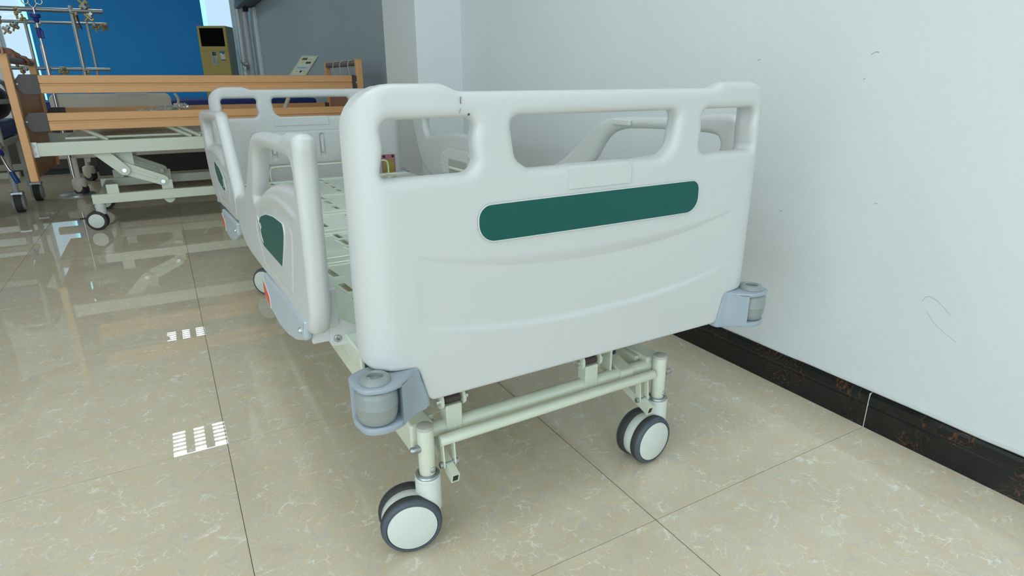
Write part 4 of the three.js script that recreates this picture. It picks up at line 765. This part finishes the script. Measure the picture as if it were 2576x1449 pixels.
// black bag lying on the crank bed
{
  const bag = thing('black_bag', 'black bag with a grey band lying on the crank bed', 'bag', [-1.16, 0, -5.95]);
  const F = (x, y, z) => (Math.pow(Math.pow(Math.abs(x) / 0.20, 3) + Math.pow(Math.abs(y - 0.795) / 0.135, 2.6) + Math.pow(Math.abs(z) / 0.16, 3), 1 / 2.8) - 1) * 0.13;
  part('bag_body', surfaceNets(F, [-0.23, 0.64, -0.19], [0.23, 0.95, 0.19], 0.012), M.black, bag);
  part('bag_band', surfaceNets((x, y, z) => Math.max(F(x, y, z) - 0.004, Math.abs(y - 0.80) - 0.018, 0.06 - F(x, y, z) - 0.075), [-0.23, 0.74, -0.19], [0.23, 0.86, 0.19], 0.009), mat(0.35, 0.35, 0.36, 0.7), bag, 'grey band round the bag');
  part('bag_handle', tube([[-0.08, 0.90, 0], [-0.07, 0.98, 0.02], [0.05, 0.98, 0.02], [0.07, 0.90, 0]], 0.01, 30, 8), M.black, bag);
  shadows(bag);
}

// ---------------------------------------------------------------- far end: blue board, air conditioner, pipes
{
  const bb = thing('blue_board', 'large plain blue board covering the far wall', 'board', [-0.31, 0, ZB + 0.09]);
  const blueTex = noiseTexture(256, (u, v) => { const s = 1 + 0.01 * n2(u * 3, v * 3) + 0.008 * n2(u * 60, v * 60); return [16 * s, 152 * s, 232 * s]; });
  part('board_face', boxBetween(-1.26, 1.26, 0.02, 2.95, -0.02, 0.02, 0.003), new THREE.MeshPhysicalMaterial({ map: blueTex, roughness: 0.6 }), bb);
  part('board_back_frame', [boxBetween(-1.2, -1.12, 0, 2.93, -0.08, -0.02, 0), boxBetween(1.12, 1.2, 0, 2.93, -0.08, -0.02, 0)], M.zincGrey, bb);
  const cyan = new THREE.MeshStandardMaterial({ color: 0x000000, emissive: new THREE.Color().setRGB(0.5, 1.15, 1.3), emissiveIntensity: 1 });  // emissive strips drawn for the bright cyan rims of the board
  for (const s of [-1, 1]) {
    part('edge_glow_strip', boxBetween(s * 1.262, s * 1.335, 0.05, 2.93, -0.03, 0.0, 0), cyan, bb, 'glowing cyan strip along the board edge');
    const l = new THREE.RectAreaLight(new THREE.Color().setRGB(0.35, 1.0, 1.15), 0.6, 0.036, 2.88); l.name = 'edge_strip_glow'; l.position.set(-0.31 + s * 1.282, 1.49, ZB + 0.094); l.lookAt(-0.31 + s * 1.282, 1.49, 5); scene.add(l);
  }
  shadows(bb);
  const ac = thing('air_conditioner', 'tall gold floor standing air conditioner with black louvre at the far wall', 'air conditioner', [1.09, 0, -12.36], -0.46);
  const gold = mat(0.47, 0.36, 0.095, 0.45);
  part('cabinet', boxBetween(-0.245, 0.245, 0.02, 1.835, -0.15, 0.16, 0.02), mat(0.36, 0.37, 0.30, 0.5), ac, 'greyish cabinet body');
  part('front_panel', [boxBetween(-0.245, 0.235, 0.02, 1.835, 0.15, 0.178, 0.008)], gold, ac, 'gold front panel');
  const vent = part('air_outlet', boxBetween(-0.205, 0.19, 1.51, 1.80, 0.172, 0.182, 0.004), mat(0.004, 0.004, 0.004, 0.95, { specularIntensity: 0.2 }), ac, 'black louvred air outlet');
  for (let i = 0; i < 11; i++) part('louvre_slat', bx(0.385, 0.004, 0.012, -0.0075, 1.527 + i * 0.0255, 0.184, 0.001).translate(0, 0, 0), mat(0.006, 0.006, 0.008, 0.9, { specularIntensity: 0.2 }), vent);
  const cv = document.createElement('canvas'); cv.width = 128; cv.height = 256; const k = cv.getContext('2d');
  k.fillStyle = '#a9aaa0'; k.fillRect(0, 0, 128, 256); k.fillStyle = '#2b3522'; k.fillRect(24, 14, 76, 66); k.fillStyle = '#7d9440'; k.fillRect(58, 40, 26, 14); k.fillStyle = '#62675f'; for (let i = 0; i < 6; i++) k.fillRect(30 + (i % 2) * 14, 104 + i * 20, 18, 12); k.fillRect(94, 196, 16, 30);
  const tx = new THREE.CanvasTexture(cv); tx.colorSpace = THREE.SRGBColorSpace;
  part('control_panel', new THREE.PlaneGeometry(0.11, 0.225).translate(-0.015, 1.32, 0.1795), new THREE.MeshPhysicalMaterial({ map: tx, roughness: 0.4 }), ac, 'grey control panel with small display');
  const ce = document.createElement('canvas'); ce.width = 96; ce.height = 160; const e = ce.getContext('2d');
  e.fillStyle = '#b9b59a'; e.fillRect(0, 0, 96, 160); e.fillStyle = '#1f7aa0'; e.fillRect(0, 0, 90, 44); e.fillStyle = '#d8d6c6'; e.fillRect(16, 50, 64, 84); e.fillStyle = '#2f7f9c'; e.fillRect(10, 138, 80, 22); e.fillStyle = '#e9eeee'; e.fillRect(8, 30, 30, 22);
  const te = new THREE.CanvasTexture(ce); te.colorSpace = THREE.SRGBColorSpace;
  part('energy_label', new THREE.PlaneGeometry(0.095, 0.15).translate(0.125, 1.355, 0.1795), new THREE.MeshPhysicalMaterial({ map: te, roughness: 0.4 }), ac, 'blue and white energy label');
  part('panel_seam', boxBetween(-0.242, 0.232, 1.436, 1.440, 0.176, 0.1788, 0), mat(0.2, 0.15, 0.05, 0.6), ac);
  shadows(ac);
  const pipe = thing('water_pipe', 'grey vertical water pipe with a lever valve beside the air conditioner', 'pipe', [1.50, 0, -11.7]);
  part('pipe_run', [rod([0, 0, 0], [0, CEIL, 0], 0.055, 18), rod([-0.10, 0, 0.05], [-0.10, CEIL, 0.05], 0.03, 14)], mat(0.72, 0.75, 0.76, 0.5), pipe);
  part('valve_body', [rod([-0.10, 1.12, 0.06], [-0.10, 1.24, 0.06], 0.052, 14), bx(0.09, 0.05, 0.06, -0.10, 1.22, 0.1, 0.01)], M.zincGrey, pipe);
  part('valve_lever', tube([[-0.10, 1.18, 0.12], [-0.17, 1.24, 0.14], [-0.19, 1.34, 0.14], [-0.20, 1.42, 0.14]], 0.012, 24, 8), M.zincGrey, pipe);
  shadows(pipe);
  const strip = thing('white_strip', 'thin white vertical strip on the grey end of the right wall', 'wall_strip', [XR - 0.02, 0, -11.15]);  // plain white upright strip on the wall
  part('strip_cover', boxBetween(-0.02, 0.02, 0, 2.05, -0.06, 0.06, 0.004), mat(0.82, 0.86, 0.88, 0.4), strip);
  shadows(strip);
  const box = thing('wall_cabinet', 'long dark box fixed high on the right wall near the far corner', 'cabinet', [XR - 0.13, 2.07, -8.6]);
  part('cabinet_body', boxBetween(-0.12, 0.13, 0, 0.32, -2.9, 2.6, 0.012), mat(0.008, 0.010, 0.014, 0.5), box);
  part('lower_rail', boxBetween(-0.13, -0.05, -0.02, 0.05, -2.92, 2.6, 0.01), mat(0.010, 0.015, 0.022, 0.45), box);
  part('end_foot', boxBetween(-0.02, 0.06, -0.06, 0.02, -2.92, -2.78, 0.006), M.black, box);
  shadows(box);
}

// ---------------------------------------------------------------- person at the left edge, one hand on the bar
{
  const person = thing('person', 'person in black at the left edge resting a hand on the wooden bar', 'person', [0, 0, 0]);
  const X0 = -1.36, Z0 = -5.34;
  const cap = (a, b, r1, r2) => { // tapered capsule
    const ab = [b[0] - a[0], b[1] - a[1], b[2] - a[2]], l2 = ab[0] ** 2 + ab[1] ** 2 + ab[2] ** 2;
    return (x, y, z) => { const t = clamp(((x - a[0]) * ab[0] + (y - a[1]) * ab[1] + (z - a[2]) * ab[2]) / l2, 0, 1); return Math.hypot(x - a[0] - ab[0] * t, y - a[1] - ab[1] * t, z - a[2] - ab[2] * t) - (r1 + (r2 - r1) * t); };
  };
  const blend = (list, k) => (x, y, z) => list.reduce((d, f) => smin(d, f(x, y, z), k), 1e3);
  const squash = (f, cx, cz, s) => (x, y, z) => f(x, y, cz + (z - cz) * s);
  const skin = mat(0.30, 0.155, 0.095, 0.5), cloth = mat(0.014, 0.014, 0.017, 0.85), hairM = mat(0.015, 0.012, 0.010, 0.6);
  // shoulders turn towards the bed; x is the facing direction
  const torso = [cap([X0, 1.02, Z0 - 0.06], [X0, 1.30, Z0 - 0.09], 0.125, 0.12), cap([X0, 1.02, Z0 + 0.06], [X0, 1.30, Z0 + 0.09], 0.125, 0.12), cap([X0, 1.33, Z0 - 0.15], [X0, 1.33, Z0 + 0.15], 0.075, 0.075), cap([X0, 0.92, Z0 - 0.07], [X0, 0.92, Z0 + 0.07], 0.125, 0.125)];
  const legs = [-1, 1].flatMap((s) => [cap([X0, 0.88, Z0 + s * 0.09], [X0 + 0.02, 0.49, Z0 + s * 0.10], 0.088, 0.060), cap([X0 + 0.02, 0.49, Z0 + s * 0.10], [X0 - 0.02, 0.09, Z0 + s * 0.10], 0.058, 0.042)]);
  const S = [X0 + 0.0, 1.335, Z0 + 0.17], E = [X0 + 0.26, 1.145, Z0 + 0.15], Wr = 0;
  const armL = [cap([X0, 1.335, Z0 - 0.17], [X0 - 0.02, 1.08, Z0 - 0.21], 0.052, 0.042), cap([X0 - 0.02, 1.08, Z0 - 0.21], [X0 + 0.04, 0.84, Z0 - 0.20], 0.040, 0.030), cap([X0 + 0.045, 0.82, Z0 - 0.20], [X0 + 0.06, 0.74, Z0 - 0.20], 0.034, 0.026)];
  const body = blend([...torso, ...legs, ...armL, cap([X0, 1.38, Z0], [X0 + 0.01, 1.46, Z0], 0.052, 0.048), cap(S, E, 0.052, 0.043)], 0.05);
  part('body', surfaceNets(body, [X0 - 0.2, 0.03, Z0 - 0.3], [X0 + 0.33, 1.50, Z0 + 0.28], 0.013), cloth, person, 'black top and trousers');
  // bare forearm and hand closed over the bar
  const bar = [-0.741, 1.062];
  const fingers = [];
  for (let i = 0; i < 4; i++) {
    const z = Z0 - 0.005 - i * 0.0205, len = [0.92, 1.0, 0.96, 0.8][i], r = [0.0095, 0.0098, 0.0094, 0.0083][i], R = 0.033;
    const at = (d) => [bar[0] + Math.cos(d) * R, bar[1] + Math.sin(d) * R, z - 0.002 * i];
    const a0 = 1.9, a1 = a0 - 0.95 * len, a2 = a1 - 0.85 * len, a3 = a2 - 0.7 * len;
    const k0 = [bar[0] + Math.cos(a0) * (R + 0.004), bar[1] + Math.sin(a0) * (R + 0.004), z];
    fingers.push(blend([cap(k0, at(a1), r * 1.08, r), cap(at(a1), at(a2), r, r * 0.93), cap(at(a2), at(a3), r * 0.93, r * 0.8)], 0.004));
  }
  const thumb = blend([cap([-0.775, 1.098, Z0 + 0.022], [-0.772, 1.070, Z0 + 0.028], 0.0135, 0.0115), cap([-0.772, 1.070, Z0 + 0.028], [-0.765, 1.035, Z0 + 0.016], 0.0112, 0.009)], 0.006);
  const palm = blend([cap([-0.788, 1.116, Z0 + 0.018], [-0.754, 1.100, Z0 - 0.002], 0.0215, 0.0155), cap([-0.788, 1.116, Z0 - 0.002], [-0.756, 1.100, Z0 - 0.062], 0.020, 0.0135), cap([-0.788, 1.116, Z0 + 0.010], [-0.756, 1.102, Z0 - 0.034], 0.021, 0.0145)], 0.012);
  const fore = blend([cap(E, [-0.885, 1.128, Z0 + 0.075], 0.041, 0.036), cap([-0.885, 1.128, Z0 + 0.075], [-0.800, 1.122, Z0 + 0.012], 0.035, 0.0235)], 0.02);
  const hand = (x, y, z) => { let d = smin(smin(palm(x, y, z), fore(x, y, z), 0.02), thumb(x, y, z), 0.008); for (const f of fingers) d = smin(d, f(x, y, z), 0.004); return d; };
  part('forearm_and_hand', surfaceNets(hand, [-1.13, 0.99, Z0 - 0.12], [-0.68, 1.20, Z0 + 0.22], 0.0038), skin, person, 'bare brown forearm and hand gripping the bar');
  part('bracelet', new THREE.TorusGeometry(0.0305, 0.007, 10, 36).applyQuaternion(new THREE.Quaternion().setFromUnitVectors(V(0, 0, 1), V(0.80, -0.04, -0.60).normalize())).translate(-0.838, 1.125, Z0 + 0.040), mat(0.62, 0.33, 0.30, 0.45), person, 'pale pink bracelet on the wrist');
  // head with face and hair
  const hx = X0 + 0.03, hy = 1.575, skull = blend([(x, y, z) => Math.hypot((x - hx + 0.01) / 0.098, (y - hy - 0.02) / 0.105, (z - Z0) / 0.078) * 0.085 - 0.085, (x, y, z) => Math.hypot((x - hx - 0.015) / 0.075, (y - hy + 0.055) / 0.075, (z - Z0) / 0.060) * 0.065 - 0.065], 0.03);
  const nose = cap([hx + 0.085, hy + 0.02, Z0], [hx + 0.105, hy - 0.025, Z0], 0.010, 0.014), brow = cap([hx + 0.078, hy + 0.03, Z0 - 0.035], [hx + 0.078, hy + 0.03, Z0 + 0.035], 0.012, 0.012), lips = cap([hx + 0.078, hy - 0.062, Z0 - 0.018], [hx + 0.078, hy - 0.062, Z0 + 0.018], 0.010, 0.010);
  const ears = [-1, 1].map((s) => cap([hx - 0.01, hy + 0.015, Z0 + s * 0.078], [hx - 0.005, hy - 0.03, Z0 + s * 0.072], 0.014, 0.010));
  const head = blend([skull, nose, brow, lips, ...ears, cap([hx - 0.01, hy - 0.06, Z0], [X0 + 0.005, 1.44, Z0], 0.055, 0.05)], 0.012);
  part('head', surfaceNets(head, [hx - 0.14, 1.40, Z0 - 0.12], [hx + 0.14, hy + 0.15, Z0 + 0.12], 0.0055), skin, person);
  for (const s of [-1, 1]) part('eye', new THREE.SphereGeometry(0.011, 12, 8).translate(hx + 0.080, hy + 0.012, Z0 + s * 0.032), mat(0.05, 0.04, 0.035, 0.3), person);
  part('hair', surfaceNets((x, y, z) => Math.max(skull(x, y, z) - 0.014, -(y - hy - 0.035 + (x - hx) * 0.9)), [hx - 0.16, 1.45, Z0 - 0.13], [hx + 0.15, hy + 0.16, Z0 + 0.13], 0.008), hairM, person, 'short black hair');
  for (const s of [-1, 1]) part('shoe', surfaceNets(smaxFloor([X0 - 0.045, 0.045, Z0 + s * 0.10], [X0 + 0.16, 0.03, Z0 + s * 0.105]), [X0 - 0.12, -0.004, Z0 + s * 0.10 - 0.07], [X0 + 0.23, 0.11, Z0 + s * 0.10 + 0.07], 0.006), M.black, person);
  function smaxFloor(a, b) { const f = cap(a, b, 0.045, 0.040), g = cap([a[0] + 0.02, 0.07, a[2]], [a[0] + 0.02, 0.1, a[2]], 0.04, 0.04); return (x, y, z) => Math.max(smin(f(x, y, z), g(x, y, z), 0.02), 0.001 - y); }
  shadows(person);
}

// ---------------------------------------------------------------- ceiling lamps: recessed three-row louvre fittings, many of them unseen and added as fill
{
  const proto = new THREE.Group();
  const white = mat(0.8, 0.8, 0.8, 0.5), mirror_ = mat(0.16, 0.165, 0.17, 0.35, { metalness: 1 });
  const glow = new THREE.MeshStandardMaterial({ color: 0xffffff, emissive: TUBE, emissiveIntensity: 9 });
  part('lamp_frame', [boxBetween(-0.30, 0.30, -0.012, 0.0, -0.30, -0.275, 0), boxBetween(-0.30, 0.30, -0.012, 0.0, 0.275, 0.30, 0), boxBetween(-0.30, -0.275, -0.012, 0, -0.275, 0.275, 0), boxBetween(0.275, 0.30, -0.012, 0, -0.275, 0.275, 0)], white, proto);
  for (const x of [-0.1, 0.1]) part('reflector_blade', boxBetween(x - 0.045, x + 0.045, -0.030, -0.024, -0.275, 0.275, 0), mirror_, proto);
  for (const z of [-0.18, -0.09, 0, 0.09, 0.18]) part('cross_blade', boxBetween(-0.275, 0.275, -0.040, -0.018, z - 0.005, z + 0.005, 0), mirror_, proto);
  for (const x of [-0.2, 0, 0.2]) part('fluorescent_tube', rod([x, -0.006, -0.27], [x, -0.006, 0.27], 0.006, 12), glow, proto, 'glowing tube');
  let n = 0;
  const rows = { '-12.3': 'added at the far wall', '-11.4': 'added next to the far wall', '-9.65': 'added third from the far end', '-7.9': 'added behind the traction bed', '-10.5': 'at the far end', '-8.8': 'added fourth from the far end', '-7.05': 'above the traction bed', '-5.3': 'added level with the wooden bed', '-3.6': 'before the wooden bed', '-0.15': 'level with the camera', 1.5: 'added just behind the camera', 3.2: 'well behind the camera', '-1.9': 'added just before the white bed', '-1.3': 'above the white bed' };
  const spots = [];
  for (const z of [-10.5, -7.05]) spots.push([-0.2, z]);
  for (const z of [-12.3, -11.4, -10.5, -9.65, -8.8, -7.9, -7.05, -5.3]) spots.push([-3.5, z]);  // left row packed with extra unseen lamps, added to brighten the blue board
  for (const z of [-1.9, -0.15, 1.5, 3.2]) for (const x of [-0.2, -1.7, -3.5]) if (z > -1 || x > -1 || x < -3) spots.push([x, z]);  // unseen lamps added between the regular ones to lift the floor and headboard
  spots.push([0.75, -1.3]);  // unseen lamp added to brighten the headboard
  for (const [x, z] of spots) {
    const cname = x > 0 ? 'added by the right wall' : x > -1 ? 'in the right row' : x > -2 ? 'in the added middle row' : 'in the left row', rname = rows[z];
    const o = n ? proto.clone() : proto; o.name = numbered('ceiling_lamp'); o.position.set(x, CEIL, z); scene.add(o); n++;
    tag(o, 'square louvre ceiling lamp ' + cname + ' ' + rname, 'lamp', 'louvre ceiling lamps');
    const l = new THREE.RectAreaLight(TUBE, LAMP_LEVEL, 0.55, 0.55); l.name = 'lamp_glow'; l.position.set(x, CEIL - 0.0135, z); l.lookAt(x, 0, z); scene.add(l);
    shadows(o);
  }
}

renderer.render(scene, camera);
